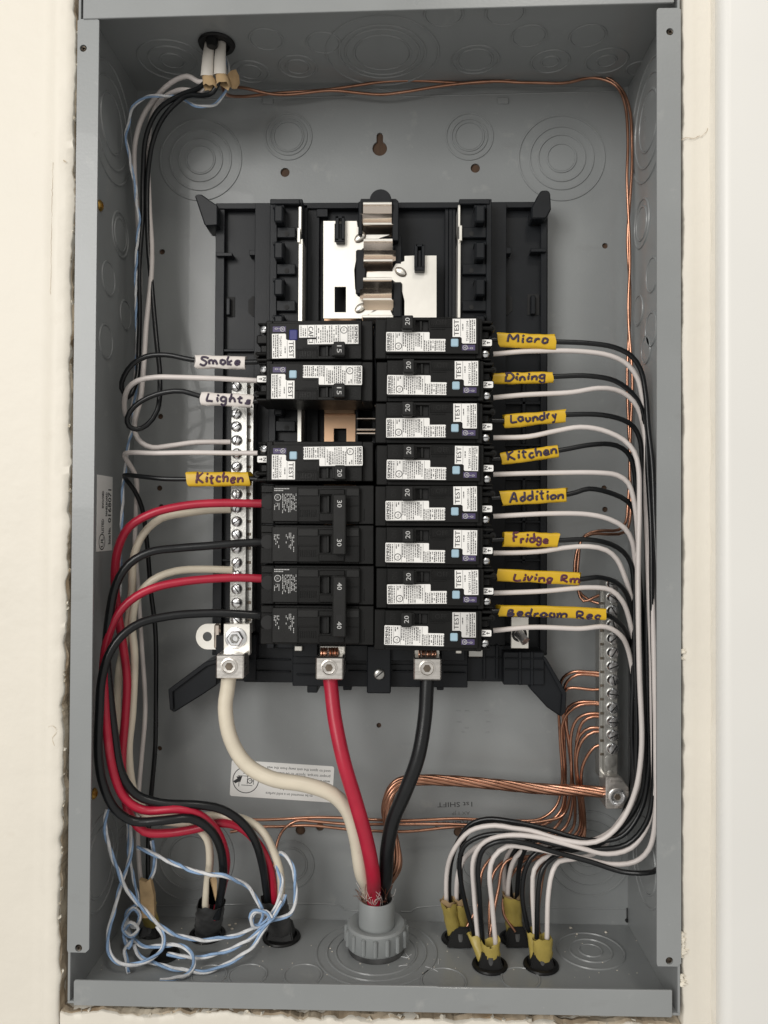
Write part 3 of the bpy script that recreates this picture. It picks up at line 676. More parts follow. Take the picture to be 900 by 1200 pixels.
# ------------------------------------------------------------------ BREAKERS  (u,v below: picture pixels on the case face, 1.93 px per mm)
K = 1/1.93
def U(u): return (u-61.5)*K
def V(v): return (24-v)*K
def ub(b, u0, u1, v0, v1, y0_, y1_, bev=.3): b.box(U(u0), U(u1), y0_, y1_, V(v1), V(v0), bev)
def body_single(b):
    ub(b, 0, 13.5, .6, 48, 4.5, 42, .5)
    b.prism([(U(13), V(.6)), (U(122), V(.6)), (U(122), V(43.5)), (U(13), V(43.5))], 0, 5, [[(U(47), V(4)), (U(63), V(4)), (U(63), V(16.5)), (U(47), V(16.5))]], bev=.3)
    ub(b, 13, 122, .6, 48.2, 4, 42, .4)
    ub(b, 119, 127, .6, 48.2, 3, 42, .6)
    ub(b, 126, 140, 1, 4.5, 6, 42, .6); ub(b, 125, 141, 8, 12, 5, 30, 1.0); ub(b, 125, 136, 12, 22, 9, 40, .8); ub(b, 125, 140, 22, 33, 7, 42, .8)
    ub(b, 125, 138, 33, 48, 12, 42, .6); ub(b, 125, 139, 46, 48.2, 8, 42, .5)
    b.cyl((U(139.5), 7, V(9.5)), 1.9, 14, n=16)
    for k in range(8): ub(b, 66+3*k, 67.4+3*k, 2.5, 10.5, -.25, .6, .1)
    ub(b, 64.5, 91, .8, 1.8, -.35, .5, .1); ub(b, 64.5, 91, 11.2, 12.4, -.5, .5, .15); ub(b, 64.5, 65.5, 1, 12, -.35, .5, .1)
    ub(b, 14, 46, 16.6, 17.6, -.4, .5, .15); ub(b, 66, 82.5, 13.5, 15, -.4, .5, .1)
    ub(b, 66, 82.5, 24, 26, -.3, .5, .1)
def fine_print(b, u0, u1, v0, v1, seed, step=2.3, y=-.24, wid=1.15, dens=.93, vert=True):
    rr = random.Random(seed); u = u0
    while u < u1:
        v = v0+rr.uniform(0, .8); end = v1-rr.choice((0, 0, .5, 3, 5))
        while v < end:
            L_ = min(rr.uniform(1.0, 3.6), end-v)
            if rr.random() < dens:
                for part_ in range(2):
                    a = u+part_*wid*.55; b0 = v+rr.uniform(0, .3)
                    q = [(U(a), y, V(b0)), (U(a+wid*.42), y, V(b0)), (U(a+wid*.42), y, V(v+L_)), (U(a), y, V(v+L_))]
                    b.flat([[Vector(p_) for p_ in q]])
            v += L_+.55
        u += step
def breaker_single(cx, cy, amp, label, left=False, variant=None, jit=0):
    t = thing('circuit_breaker', tuple(P(cx, cy, 10)), label, 'circuit breaker', 'single breakers plugged in both columns', (0, math.pi if left else 0, 0))
    if jit: t.rotation_euler.y += R(jit)
    body = part('breaker_case', 'case1', body_single, M['breaker'], t)
    part('switch_slot', 'slot1', lambda b: (ub(b, 46.5, 63.5, 3.5, 17, 3.6, 4.2, 0), ub(b, 52.5, 55.5, 4.2, 16.2, 1.2, 4, .2)), M['breaker2'], t)
    part('slot_dark', 'slot2', lambda b: (ub(b, 47.3, 52.3, 4.3, 16.2, 2.9, 3.5, 0), ub(b, 55.8, 62.7, 4.3, 16.2, 2.9, 3.5, 0)), M['void'], t)
    def handle(b):
        b.prism([(U(31.5), V(1.8)), (U(44.8), V(1.8)), (U(44.8), V(17.8)), (U(31.5), V(17.8))], -7, 2, bev=.5)
        b.prism([(U(44), V(3)), (U(47.6), V(3)), (U(47.6), V(17)), (U(44), V(17))], -3.4, 2, bev=.4)
        ub(b, 32.2, 44, 14.4, 18.6, -5.6, 2, .5)
    h = part('handle', 'handle1', handle, M['breaker2'], t)
    part('rating_number', 'num'+amp, lambda b: put_text(b, amp, (U(38), -7.06, V(9.2)), 2.9, R(90), 4.4, bold=.08), M['whiteprint'], h, 'flatprint')
    part('embossed_on', 'embon', lambda b: put_text(b, 'ON', (U(22), -.1, V(9)), 3.6, R(90), 4.8), M['breaker2'], t, 'flatprint')
    part('embossed_off', 'emboff', lambda b: put_text(b, 'OFF', (U(78.5), -.3, V(6.6)), 3.0, R(0), 7.0), M['breaker2'], t, 'flatprint')
    # label with its step
    if variant == 'cafci':
        lp = part('ratings_label', 'lab_c', lambda b: b.prism([(U(u), V(v)) for u, v in ((17,18.6),(77,18.6),(77,26.5),(87,26.5),(87,41.4),(17,41.4))], -.15, .1), M['label'], t, None)
        def pr(b):
            put_text(b, 'SIEMENS', (U(19.4), -.24, V(30)), 1.9, R(90), 10.2, bold=.2)
            put_text(b, 'CAFCI', (U(73), -.24, V(30)), 3.0, R(90), 9.8, bold=.12)
            fine_print(b, 23, 29, 20, 40, 5); fine_print(b, 40, 67, 20, 40.5, 6, 2.6); fine_print(b, 79, 86, 28, 40.5, 8, 2.6)
            
            b.ring((U(34), -.22, V(35)), 2.0, .2, (0,-1,0), n=20, squash=.2); put_text(b, 'UL', (U(34), -.24, V(35)), 1.5, R(90), 1.9)
            for u in (22, 29.6, 38.4, 68.6, 77): b.flat([[Vector((U(u), -.22, V(a))) if i < 2 else Vector((U(u+.35), -.22, V(a))) for i, a in enumerate((19.2, 40.8, 40.8, 19.2))]])
        part('fine_print', 'pr_c', pr, M['print'], lp, 'flatprint')
    else:
        lp = part('ratings_label', 'lab_a', lambda b: b.prism([(U(u), V(v)) for u, v in ((12.8,19.4),(13.6,18.6),(63,18.6),(63.8,19.4),(63.8,26.6),(82,26.6),(82.8,27.4),(82.8,40.8),(82,41.4),(13.6,41.4),(12.8,40.6))], -.15, .1), M['label'], t, None)
        def pr(b):
            put_text(b, 'SIEMENS', (U(15.4), -.24, V(30.5)), 1.75, R(90), 10.6, bold=.22)
            fine_print(b, 18.2, 22.5, 20, 40.5, 1, 2.4, dens=.97); fine_print(b, 25, 30, 19.6, 28, 2, 2.6)
            fine_print(b, 32.6, 50, 19.8, 40.8, 3, 2.45, dens=.98); fine_print(b, 51.5, 56, 19.8, 40.8, 14, 2.3, dens=.97)
            fine_print(b, 57.5, 63, 28, 40.8, 4, 2.3, dens=.98); fine_print(b, 65, 82, 28.2, 40.6, 5, 2.4, dens=.97)
            b.ring((U(27.3), -.22, V(35.2)), 1.95, .22, (0,-1,0), n=20, squash=.2); put_text(b, 'UL', (U(27.3), -.24, V(35.2)), 1.5, R(90), 1.9)
            for u, a0, a1 in ((17.6,19.4,40.6),(23.6,19.4,40.6),(31.6,19.4,40.6),(64.3,27.6,40.6),(71,27.6,40.6),(77,27.6,40.6),(56.8,19.4,40.6)):
                b.flat([[Vector((U(u), -.22, V(a0))), Vector((U(u), -.22, V(a1))), Vector((U(u+.3), -.22, V(a1))), Vector((U(u+.3), -.22, V(a0)))]])
        part('fine_print', 'pr_a', pr, M['print'], lp, 'flatprint')
    tl = part('test_label', 'test'+('g' if variant == 'grey' else ''), lambda b: b.prism([(U(u), V(v)) for u, v in ((92,2.2),(119.4,2.2),(119.4,31.4),(104,31.4),(102.8,30.4),(102.8,25),(101,23.6),(92,23.6))], -.15, .1), M['greylabel'] if variant == 'grey' else M['label'], t, None)
    def pt(b):
        put_text(b, 'TEST', (U(96.4), -.24, V(12.8)), 3.0, R(90), 9.6, bold=.1)
        fine_print(b, 103.4, 105, 8, 19, 21, 2.2); put_text(b, 'TJ40911204', (U(109.2), -.24, V(16.8)), 1.4, R(90), 12.5); fine_print(b, 112.6, 119, 3.2, 30.8, 23, 2.2, dens=.8)
        for u in (101.2, 111.7): b.flat([[Vector((U(u), -.22, V(2.6))), Vector((U(u), -.22, V(23 if u < 105 else 31))), Vector((U(u+.35), -.22, V(23 if u < 105 else 31))), Vector((U(u+.35), -.22, V(2.6)))]])
    part('test_lettering', 'pt', pt, M['print'], tl, 'flatprint')
    for q_ in (lp, tl):
        q_.location = (random.uniform(-.35,.35)*S, 0, random.uniform(-.3,.3)*S); q_.rotation_euler.y = R(random.uniform(-.8,.8))
    part('test_button', 'btn'+('n' if variant == 'cafci' else ''), lambda b: ub(b, 89.6-(1 if variant == 'cafci' else 0), 98.4, 26+(-3 if variant == 'cafci' else 0), 35.4, -.8, 1, .5), M['navy' if variant == 'cafci' else 'button'], t)
    tg = part('colour_tag', 'ptag', lambda b: b.prism([(U(u), V(v)) for u, v in ((102.5,33),(118,33),(118,39.4),(102.5,39.4))], -.12, .1), M['purple'], t, None)
    part('tag_symbols', 'psym', lambda b: (put_text(b, 'A', (U(106.5), -.2, V(36.2)), 1.8, R(90), 1.8), put_text(b, '-o', (U(112.6), -.2, V(36.2)), 1.8, 0, 3.2), b.ring((U(106.4), -.2, V(36.2)), 1.4, .16, (0,-1,0), n=14, squash=.2)), M['whiteprint'], tg, 'flatprint')
    n = None if variant == 'cafci' else part('neutral_mark', 'nmark', lambda b: b.prism([(U(u), V(v)) for u, v in ((126.6,24.4),(127.6,23.6),(138,23.6),(139,24.4),(139,30.4),(138,31.2),(127.6,31.2),(126.6,30.4))], 6.4, 7.1), M['label'], t, None)
    if n: part('mark_lettering', 'nmk', lambda b: (put_text(b, 'N', (U(130.2), 6.3, V(27.3)), 2.1, R(90), 2.1, bold=.15), b.flat([[Vector((U(134), 6.3, V(26.9))), Vector((U(137), 6.3, V(26.9))), Vector((U(137), 6.3, V(27.9))), Vector((U(134), 6.3, V(27.9)))], [Vector((U(134.4), 6.3, V(29.2))), Vector((U(134.4), 6.3, V(25.6))), Vector((U(132.8), 6.3, V(27.4)))]])), M['print'], n, 'flatprint')
    sc = part('terminal_screw', 'tscr', lambda b: b.lathe([(2.5,-3),(2.5,1.2),(2.0,1.9),(.01,2.1)], (U(131.2), 9.6, V(40)), (.25,-1,-.1), 14), M['zinc'], t, 50)
    part('screw_slot', 'tscrs', lambda b: b.box(U(128.2), U(134), 7.2, 8.4, V(40.4), V(39.4), .1), M['void'], sc)
    return t
names = ['Micro', 'Dining', 'Laundry', 'Kitchen', 'Addition', 'Fridge', 'Living Rm', 'Bedroom Rec']
for i in range(8):
    jx = (0, 1.4, .2, 1.6, 0, .5, 1.4, -1)[i]
    breaker_single(500.5+jx, (395,445.3,494.8,544.2,592.6,641.6,690,739.4)[i], '20', 'black 20 amp breaker in the right column wired to the yellow tag reading %s' % names[i],
                   variant='grey' if i == 7 else None, jit=(.3,-.2,.2,0,-.2,.2,0,.3)[i])
breaker_single(375.5, 397.5, '15', 'black 15 amp breaker marked CAFCI with navy button, top of left column', True, 'cafci', -.4)
breaker_single(375.5, 445.5, '15', 'black 15 amp breaker with pale blue button just under the CAFCI breaker', True, None, .2)
breaker_single(376, 540.5, '20', 'black 20 amp breaker wired to the yellow Kitchen tag on the left', True, None, -.2)
# two pole breakers, own pixel frame: u from 304, v from 567 (134 x 94 px)
def U2(u): return (u-67)*K
def V2(v): return (47-v)*K
def u2(b, u0, u1, v0, v1, y0_, y1_, bev=.3): b.box(U2(u0), U2(u1), y0_, y1_, V2(v1), V2(v0), bev)
def breaker_double(cx, cy, amp, label):
    t = thing('circuit_breaker', tuple(P(cx, cy, 10)), label, 'circuit breaker', 'two pole breakers at the foot of the left column')
    def body(b):
        for o_ in (0, 47.3):
            b.prism([(U2(u), V2(v+o_)) for u, v in ((14,3),(117,3),(117,44),(14,44))], 0, 5, [[(U2(u), V2(v+o_)) for u, v in ((71,13),(84,13),(84,33),(71,33))]], bev=.3)
            u2(b, 0, 134, .5+o_, 46.6+o_, 4.2, 42, .4); u2(b, 116, 134, .6+o_, 46.5+o_, 3.2, 42, .4)
            u2(b, 0, 16, .8+o_, 10+o_, 3.0, 42, .5); u2(b, 0, 16, 27+o_, 46.4+o_, 2.6, 42, .5)
            u2(b, 69, 101, 6+o_, 42.5+o_, -1.2, .8, .3) if False else None
            u2(b, 17, 44, 44+o_, 46.2+o_, 2.0, 5, .2)
            u2(b, 70, 100, 5.5+o_, 12+o_, -1.4, 1, .4); u2(b, 70, 100, 34+o_, 43+o_, -1.4, 1, .4); u2(b, 85, 100, 11+o_, 36+o_, -1.2, 1, .3)
            for k in range(8): u2(b, 47+2.6*k, 48.2+2.6*k, 30+o_, 38+o_, -.3, .5, .1)
            u2(b, 45, 69, 24+o_, 25.4+o_, -.5, .5, .15); u2(b, 45, 46, 24+o_, 43+o_, -.4, .5, .1)
            u2(b, 102, 117, 24+o_, 25.2+o_, -.5, .5, .15)
            u2(b, 116, 117.4, 4+o_, 43+o_, -.3, 1, .1); u2(b, 122, 123.2, 28+o_, 42+o_, 2.8, 4, .1)
    part('breaker_case', 'case2', body, M['breaker'], t)
    part('raised_panel', 'rp2', lambda b: [u2(b, *q) for o_ in (0, 47.3) for q in ((45,69,5+o_,13.5+o_,-.7,.8,.25), (102,117,5+o_,13.5+o_,-.7,.8,.25), (15.4,44.4,3+o_,43.4+o_,-.35,.8,.2))], M['breaker2'], t)
    part('slot_dark', 'sd2', lambda b: [u2(b, *q) for o_ in (0, 47.3) for q in ((71,84,13+o_,33+o_,3.4,4.4,0),)], M['void'], t)
    part('switch_rib', 'sr2', lambda b: [u2(b, *q) for o_ in (0, 47.3) for q in ((79,81.6,13.4+o_,32.6+o_,1,4,.2),)], M['breaker2'], t)
    h = part('handle_tie', 'tie', lambda b: (u2(b, 87, 102.5, 12, 82, -7.5, -3.5, .7), u2(b, 88.5, 101, 14, 30, -4, 2, .5), u2(b, 88.5, 101, 62, 80, -4, 2, .5)), M['breaker2'], t)
    part('tie_recess', 'tier', lambda b: (u2(b, 91.4, 99, 28, 35.6, -7.6, -7.2, 0), u2(b, 91.4, 99, 56, 63, -7.6, -7.2, 0)), M['void'], h)
    part('rating_number', 'n2'+amp, lambda b: (put_text(b, amp, (U2(95.2), -7.64, V2(23)), 2.9, R(-90), 4.3, bold=.06), put_text(b, amp, (U2(95.2), -7.64, V2(68)), 2.9, R(-90), 4.3, bold=.06)), M['whiteprint'], h, 'flatprint')
    def pr(b):
        def fp(u0, u1, v0, v1, seed, dens=.6):
            rr = random.Random(seed); u = u0
            while u < u1:
                v = v0; end = v1-rr.choice((0, 2, 4))
                while v < end:
                    L_ = rr.uniform(.7, 2.4)
                    if rr.random() < dens: b.flat([[Vector((U2(a), -.4, V2(c_))) for a, c_ in ((u,v),(u+.75,v),(u+.75,v+L_),(u,v+L_))]])
                    v += L_+.5
                u += 1.75
        for y_, w_ in ((4.6, 17), (6.8, 10)):
            u = 17
            while u < 17+w_: b.flat([[Vector((U2(a), -.4, V2(c_))) for a, c_ in ((u,y_),(u+1.3,y_),(u+1.3,y_+1.1),(u,y_+1.1))]]); u += 1.8
        b.ring((U2(21), -.4, V2(15.5)), 1.9, .2, (0,-1,0), n=18, squash=.2); put_text(b, 'UL', (U2(21), -.42, V2(15.5)), 1.4, R(-90), 1.8)
        fp(17, 24, 22, 30, 31); fp(26.5, 43, 11, 32, 32, .72)
        fp(17, 22.5, 59, 74, 33, .6); fp(31, 34, 59, 72, 34, .55); fp(34.6, 40, 57, 78, 35, .62)
    part('fine_print', 'pr2', pr, M['whiteprint'], t, 'flatprint')
    for v_ in (23, 70): part('terminal_hole', 'th%d' % v_, lambda b: b.cyl((U2(9), 2.2, V2(v_-2)), 4.4, 2.2, n=16), M['void'], t)
    return t
breaker_double(371, 614.5, '30', 'black two pole breaker with a handle tie marked 30')
breaker_double(371, 709.5, '40', 'black two pole breaker with a handle tie marked 40, lowest in the left column')

# ------------------------------------------------------------------ WIRES
WN = [0]
def wobble(sp, amp, wl):               # small hand bent irregularities, none at the two ends
    WN[0] += 1; n1, n2, n3 = vnoise(900+WN[0]*3), vnoise(901+WN[0]*3), vnoise(902+WN[0]*3); out = []; L = 0; n = len(sp)
    for i, p in enumerate(sp):
        if i: L += (p-sp[i-1]).length
        e = min(1, i/6, (n-1-i)/6); q = p+Vector((n1(L/wl), .5*n2(L/wl), n3(L/wl)))*amp*e
        q.x = max(-XI+2, min(XI-2, q.x)); out.append(q)
    return out
def wire(pts, r, m, label, group, name='wire', cat='wire', step=4):
    v = [inside(x, y, Y, r) for x, y, Y in pts]
    sp = wobble(spline(v, step), (.9 if name == 'ground_wire' else .55), 34 if name == 'ground_wire' else 46)
    return tag(MB().tube(sp, r, 10).build(name, M[m], smooth=60), label, cat, group)
RB = 1.62
GRB = 'black wires of the right hand bundle'; GRW = 'white wires of the right hand bundle'
BL = [
 ([(576,398,34),(590,398,34),(648,400,34),(690,402,34),(720,407,35),(740,417,36),(751,433,37),(757,462,38),(760,500,38),(765,545,36),(768,620,32),(772,700,24),(777,780,17),(780,880,14),(780,960,14),(778,1000,15),(771,1018,20),(757,1023,28),(729,1022,34),(693,1011,38),(651,999,40),(615,988,40),(587,986,40),(567,995,42),(560,1015,44),(562,1054,46),(566,1108,48)], 'Micro'),
 ([(576,444,34),(590,443,34),(648,442,34),(690,441,35),(720,446,37),(740,460,40),(751,477,42),(757,505,44),(760,560,44),(763,640,42),(765,740,38),(767,840,36),(766,920,36),(757,965,36),(735,990,38),(700,996,40),(650,989,42),(615,979,44),(590,976,46),(562,980,50),(544,992,52),(539,1011,54),(544,1054,56),(557,1100,54)], 'Dining'),
 ([(576,493,34),(592,493,34),(660,487,34),(705,487,36),(730,493,38),(742,501,41),(749,514,43),(753,545,46),(757,620,48),(758,720,46),(759,820,42),(759,900,40),(750,950,40),(728,980,40),(690,985,44),(640,972,50),(600,963,54),(570,960,58),(550,967,60),(537,985,62),(528,1011,64),(526,1050,67),(529,1074,68)], 'Laundry'),
 ([(576,538,34),(592,537,34),(657,528,34),(690,522,36),(715,521,39),(730,526,43),(739,536,46),(744,556,50),(747,640,52),(753,740,50),(757,860,44),(753,925,44),(734,962,48),(705,985,50),(665,988,54),(625,985,60),(611,1004,64),(606,1047,70),(606,1072,71)], 'Kitchen'),
 ([(576,584,34),(592,583,34),(667,579,34),(690,573,36),(720,580,40),(735,588,44),(743,599,48),(746,630,52),(750,720,48),(755,850,40),(752,930,42),(730,968,54),(700,990,54),(660,994,54),(628,999,54),(616,1016,54),(612,1050,54),(620,1095,52)], 'Addition'),
 ([(576,633,34),(592,632,34),(652,633,34),(690,632,36),(715,637,40),(730,646,44),(739,660,48),(743,690,50),(744,780,48),(746,870,46),(742,935,46),(724,972,58),(690,992,54),(660,999,50),(647,1006,48),(636,1018,46),(631,1043,45),(629,1100,44)], 'Fridge'),
 ([(576,675,34),(588,674,34),(682,678,34),(700,676,36),(720,681,40),(733,693,45),(739,712,50),(742,760,52),(741,850,52),(740,930,54),(722,972,62),(690,990,62),(640,984,66),(610,990,72),(598,1010,74),(599,1050,73),(601,1072,72)], 'Living Rm'),
 ([(576,716,34),(590,716,34),(706,720,36),(722,727,40),(734,740,46),(739,760,54),(741,800,62),(742,870,66),(738,930,66),(718,974,66),(680,986,66),(620,973,64),(585,966,64),(560,968,66),(545,982,68),(540,1010,69),(541,1050,69),(540,1074,69)], 'Bedroom Rec')]
for p_, nm in BL:
    wire(p_, RB, 'blackw', 'black wire running out of the yellow tag reading %s into the right bundle' % nm, GRB)
WL = [
 [(578,415,36),(620,411,35),(680,411,35),(715,417,36),(735,428,38),(746,443,40),(752,465,42),(756,510,44),(757,570,46),(759,640,46),(761,720,43),(763,800,40),(765,880,37),(765,930,36),(758,967,37),(739,993,38),(712,1000,39),(679,993,40),(629,981,42),(594,979,43),(569,986,46),(556,1004,48),(555,1047,50),(560,1100,50)],
 [(578,466,36),(620,462,35),(670,459,35),(700,455,36),(720,457,38),(736,465,40),(747,478,42),(754,503,46),(757,545,48),(761,620,47),(765,720,40),(768,820,33),(769,900,31),(768,950,31),(760,994,34),(744,1009,38),(717,1012,40),(679,1004,42),(622,993,44),(594,991,44),(578,1004,44),(573,1022,44),(576,1061,46),(581,1108,48)],
 [(578,513,36),(620,512,35),(650,506,34),(680,501,34),(705,504,35),(730,515,36),(743,529,36),(748,548,36),(749,590,36),(748,650,35),(748,710,34),(750,790,32),(752,880,31),(745,928,32),(728,964,34),(707,983,36),(688,988,38),(653,983,42),(622,974,46),(600,971,48),(580,968,50),(551,974,54),(531,997,58),(524,1018,63),(523,1050,66),(525,1076,67)],
 [(578,556,36),(640,554,35),(700,554,35),(722,557,36),(735,566,38),(741,582,40),(747,620,44),(748,700,46),(750,800,48),(752,880,48),(745,930,48),(725,968,46),(700,986,48),(650,985,52),(600,978,58),(565,988,62),(547,1002,65),(537,1024,67),(535,1055,68),(536,1074,69)],
 [(578,605,36),(640,602,35),(690,603,35),(715,609,36),(732,619,38),(741,634,42),(745,665,50),(748,740,56),(750,830,58),(750,900,58),(741,946,56),(716,978,54),(680,992,58),(640,992,62),(611,999,64),(601,1013,66),(595,1052,71),(598,1072,71)],
 [(578,648,36),(640,646,35),(660,643,35),(690,641,35),(710,645,37),(722,655,40),(732,677,44),(741,706,52),(748,770,62),(750,850,64),(746,925,62),(722,968,60),(690,986,62),(640,984,68),(604,992,74),(592,1010,76),(592,1050,74),(595,1072,73)],
 [(578,695,36),(640,692,35),(690,688,35),(715,691,37),(728,703,40),(736,722,46),(746,790,60),(749,850,68),(742,930,66),(718,972,62),(690,992,58),(655,1000,56),(636,1006,54),(626,1018,52),(624,1038,51),(627,1095,48)],
 [(578,739,36),(620,735,35),(680,737,35),(710,735,36),(728,745,40),(737,762,48),(746,830,64),(747,890,72),(741,940,70),(718,978,60),(695,1000,52),(670,1006,50),(654,1009,49),(647,1020,47),(643,1042,46),(641,1100,44)]]
for p_, nm in zip(WL, names):
    wire(p_, RB, 'whitew', 'white wire leaving the right column just below the yellow tag reading %s' % nm, GRW)
# left hand branch wires
GL = 'thin branch wires down the left side'
wire([(243,94,43),(233,103,48),(214,110,54),(187,128,60),(172,158,66),(167,205,68),(167,260,66),(163,320,62),(163,400,58),(161,445,52),(151,466,46),(143,455,42),(146,441,38),(156,427,36),(172,418,35),(195,416,35),(229,422,35),(289,424.5,35),(302,424,35)], 1.7, 'blackw', 'black wire looping from the top knockout into the white Smoke tag', GL)
wire([(257,94,42),(250,108,44),(240,112,48),(219,112,54),(193,136,61),(180,163,66),(173,200,68),(173,280,66),(178,340,60),(183,400,54),(187,445,46),(184,482,42),(172,499,40),(160,504,38),(151,500,36),(149,490,35),(158,476,35),(175,465,35),(195,459,35),(215,458,35),(235,464,36),(296,470,36),(303,470,36)], 1.7, 'blackw', 'black wire making a big loop before the white Lights tag', GL)
wire([(242,96,44),(233,96,48),(219,89,54),(200,96,60),(181,114,64),(167,136,66),(159,165,68),(158,200,70),(162,260,72),(163,330,74),(160,420,74),(156,480,66),(149,489,54),(146,472,44),(150,456,38),(161,447,36),(182,443,36),(205,443,36),(240,444,36),(302,446,36)], 1.7, 'whitew', 'white wire bending above the Lights tag into the second left breaker', GL)
wire([(244,96,45),(237,106,50),(209,106,60),(187,120,66),(177,141,70),(173,190,72),(175,240,70),(178,285,66),(177,320,62),(171,380,56),(168,430,50),(164,470,46),(158,492,46),(158,508,46),(165,519,46),(178,525,47),(200,523,50),(230,519,54),(270,518,58)], 1.7, 'whitew', 'white wire from the top knockout ending at the neutral bar below the Lights tag', GL)
wire([(302,531,36),(220,530,36),(180,531,38),(150,531,42),(146,534,46),(153,546,52),(160,560,58),(160,600,64),(158,640,68),(162,700,72),(167,760,74),(170,830,74),(166,890,74),(163,930,72),(162,980,66),(166,1040,60),(172,1075,58)], 1.6, 'whitew', 'white wire running straight across above the left Kitchen tag then down', GL)
wire([(303,562,36),(293,561,36),(222,561,36),(190,561,37),(165,559,40),(146,558,44),(148,563,50),(157,575,56),(166,595,62),(172,635,66),(177,690,70),(182,735,74),(183,800,76),(183,870,76),(178,930,74),(174,980,70),(173,1030,64),(175,1070,60)], 1.6, 'blackw', 'black wire running out of the left Kitchen tag and down the box', GL)
# heavy range / dryer wires on the left
GH = 'heavy wires sweeping down the left side'
wire([(312,590,36),(260,590,34),(213,594,32),(176,603,30),(151,618,30),(138,643,32),(134,680,36),(138,720,40),(145,760,42),(149,795,42),(147,835,42),(143,890,38),(146,930,36),(155,960,36),(170,975,36),(193,976,38),(227,971,40),(258,964,42),(280,968,46),(303,989,50),(317,1020,54),(321,1056,60),(321,1076,61)], 2.75, 'redw', 'upper red wire feeding the breaker marked 30', GH)
wire([(312,635,36),(250,639,32),(210,642,30),(176,647,27),(152,661,25),(137,684,24),(129,716,22),(124,760,22),(126,800,23),(133,860,22),(143,908,22),(160,932,24),(187,941,26),(233,943,30),(260,948,34),(281,961,38),(297,981,42),(308,1013,48),(314,1052,58),(316,1076,59)], 2.75, 'blackw', 'upper thick black wire feeding the breaker marked 30', GH)
wire([(309,678,36),(261,677,33),(212,681,30),(176,690,27),(151,705,25),(136,723,23),(125,752,21),(121,785,20),(122,815,19),(125,860,18),(133,908,19),(146,937,22),(167,950,24),(210,949,26),(233,955,30),(254,974,36),(264,1002,42),(262,1030,52),(256,1060,56),(253,1076,57)], 2.75, 'redw', 'lower red wire feeding the breaker marked 40', GH)
wire([(305,721,36),(263,719,32),(230,720,29),(197,723,26),(165,730,22),(143,745,18),(128,767,15),(119,797,13),(116,833,12),(115,885,12),(121,920,13),(135,948,15),(157,962,18),(193,961,20),(223,959,24),(244,971,30),(257,993,36),(261,1022,42),(258,1050,52),(254,1076,54)], 2.75, 'blackw', 'lower thick black wire feeding the breaker marked 40', GH)
wire([(270,597,58),(245,598,54),(224,601,50),(190,608,44),(168,627,42),(157,654,42),(155,690,44),(148,740,48),(139,785,48),(137,835,48),(142,890,46),(152,932,44),(175,958,44),(210,965,44),(228,968,46),(243,984,48),(246,1008,50),(243,1034,55),(241,1060,56),(241,1076,57)], 2.6, 'cream', 'upper cream wire, sweeping beneath the upper red wire to the neutral bar', GH)
wire([(272,668,58),(237,667,52),(205,670,46),(178,681,42),(161,701,42),(155,730,44),(158,767,48),(156,833,50),(151,880,48),(156,925,46),(170,950,46),(210,958,46),(250,956,46),(285,960,46),(306,973,48),(320,998,52),(328,1025,54),(329,1056,61),(328,1076,62)], 2.6, 'cream', 'lower cream wire, arching just above the lower red wire to the neutral bar', GH)
# mains
GM = 'thick mains conductors from the bottom conduit'
Cpipe = onZ(441, 1113, -ZI)
def pz(dx, dy, z): return Vector((Cpipe.x+dx, Cpipe.y+dy, z))
def mains(pts, end, r, m, label):
    v = [inside(x, y, Y, r) for x, y, Y in pts]+[pz(*e) for e in end]
    tag(MB().tube(spline(v, 4), r, 16).build('mains_wire', M[m], smooth=60), label, 'wire', GM)
zt = -ZI+34
mains([(268.5,790,43),(267,805,43),(264,828,42),(270,865,41),(288,895,40),(317,912,39),(360,920,40),(390,931,42),(407,949,44),(417,980,47),(424,1023,52)], [(-5.4,2.2,zt+5),(-5,2,zt-14)], 4.9, 'cream', 'thick cream mains wire curving from the left lug to the conduit')
mains([(386,790,46),(388,805,45),(392,840,41),(403,893,35),(417,940,34),(430,987,38),(437,1024,44)], [(-1.6,-4.8,zt+5),(-1.4,-4.4,zt-14)], 4.7, 'redw', 'thick red mains wire dropping from the middle lug to the conduit')
mains([(501,790,46),(500,808,45),(498,840,43),(490,887,40),(474,930,41),(461,960,44),(454,993,48),(452,1025,54)], [(4.8,.6,zt+5),(4.6,.5,zt-14)], 4.7, 'blackw', 'thick black mains wire dropping from the right lug to the conduit')
def stranded(pts, end, rad, n, label, m='copper', pitch=105):
    v = [inside(x, y, Y, 3) for x, y, Y in pts]+[pz(*e) for e in end]; sp = spline(v, 2.2); b = MB()
    for k in range(n): b.tube(sp, rad*.46, 7, twist=(rad*.66, pitch, 2*math.pi*k/n))
    tag(b.build('ground_conductor', M[m], smooth=60), label, 'wire')
stranded([(707,928,64),(690,927,66),(630,924,72),(580,919,72),(530,915,72),(490,914,70),(468,917,68),(457,930,66),(453,952,66),(460,980,64),(465,1013,62)], [(6.6,5.5,zt+6),(5,5,zt-14)], 3.4, 7, 'stranded bare copper conductor running from the conduit to the ground bar lug')
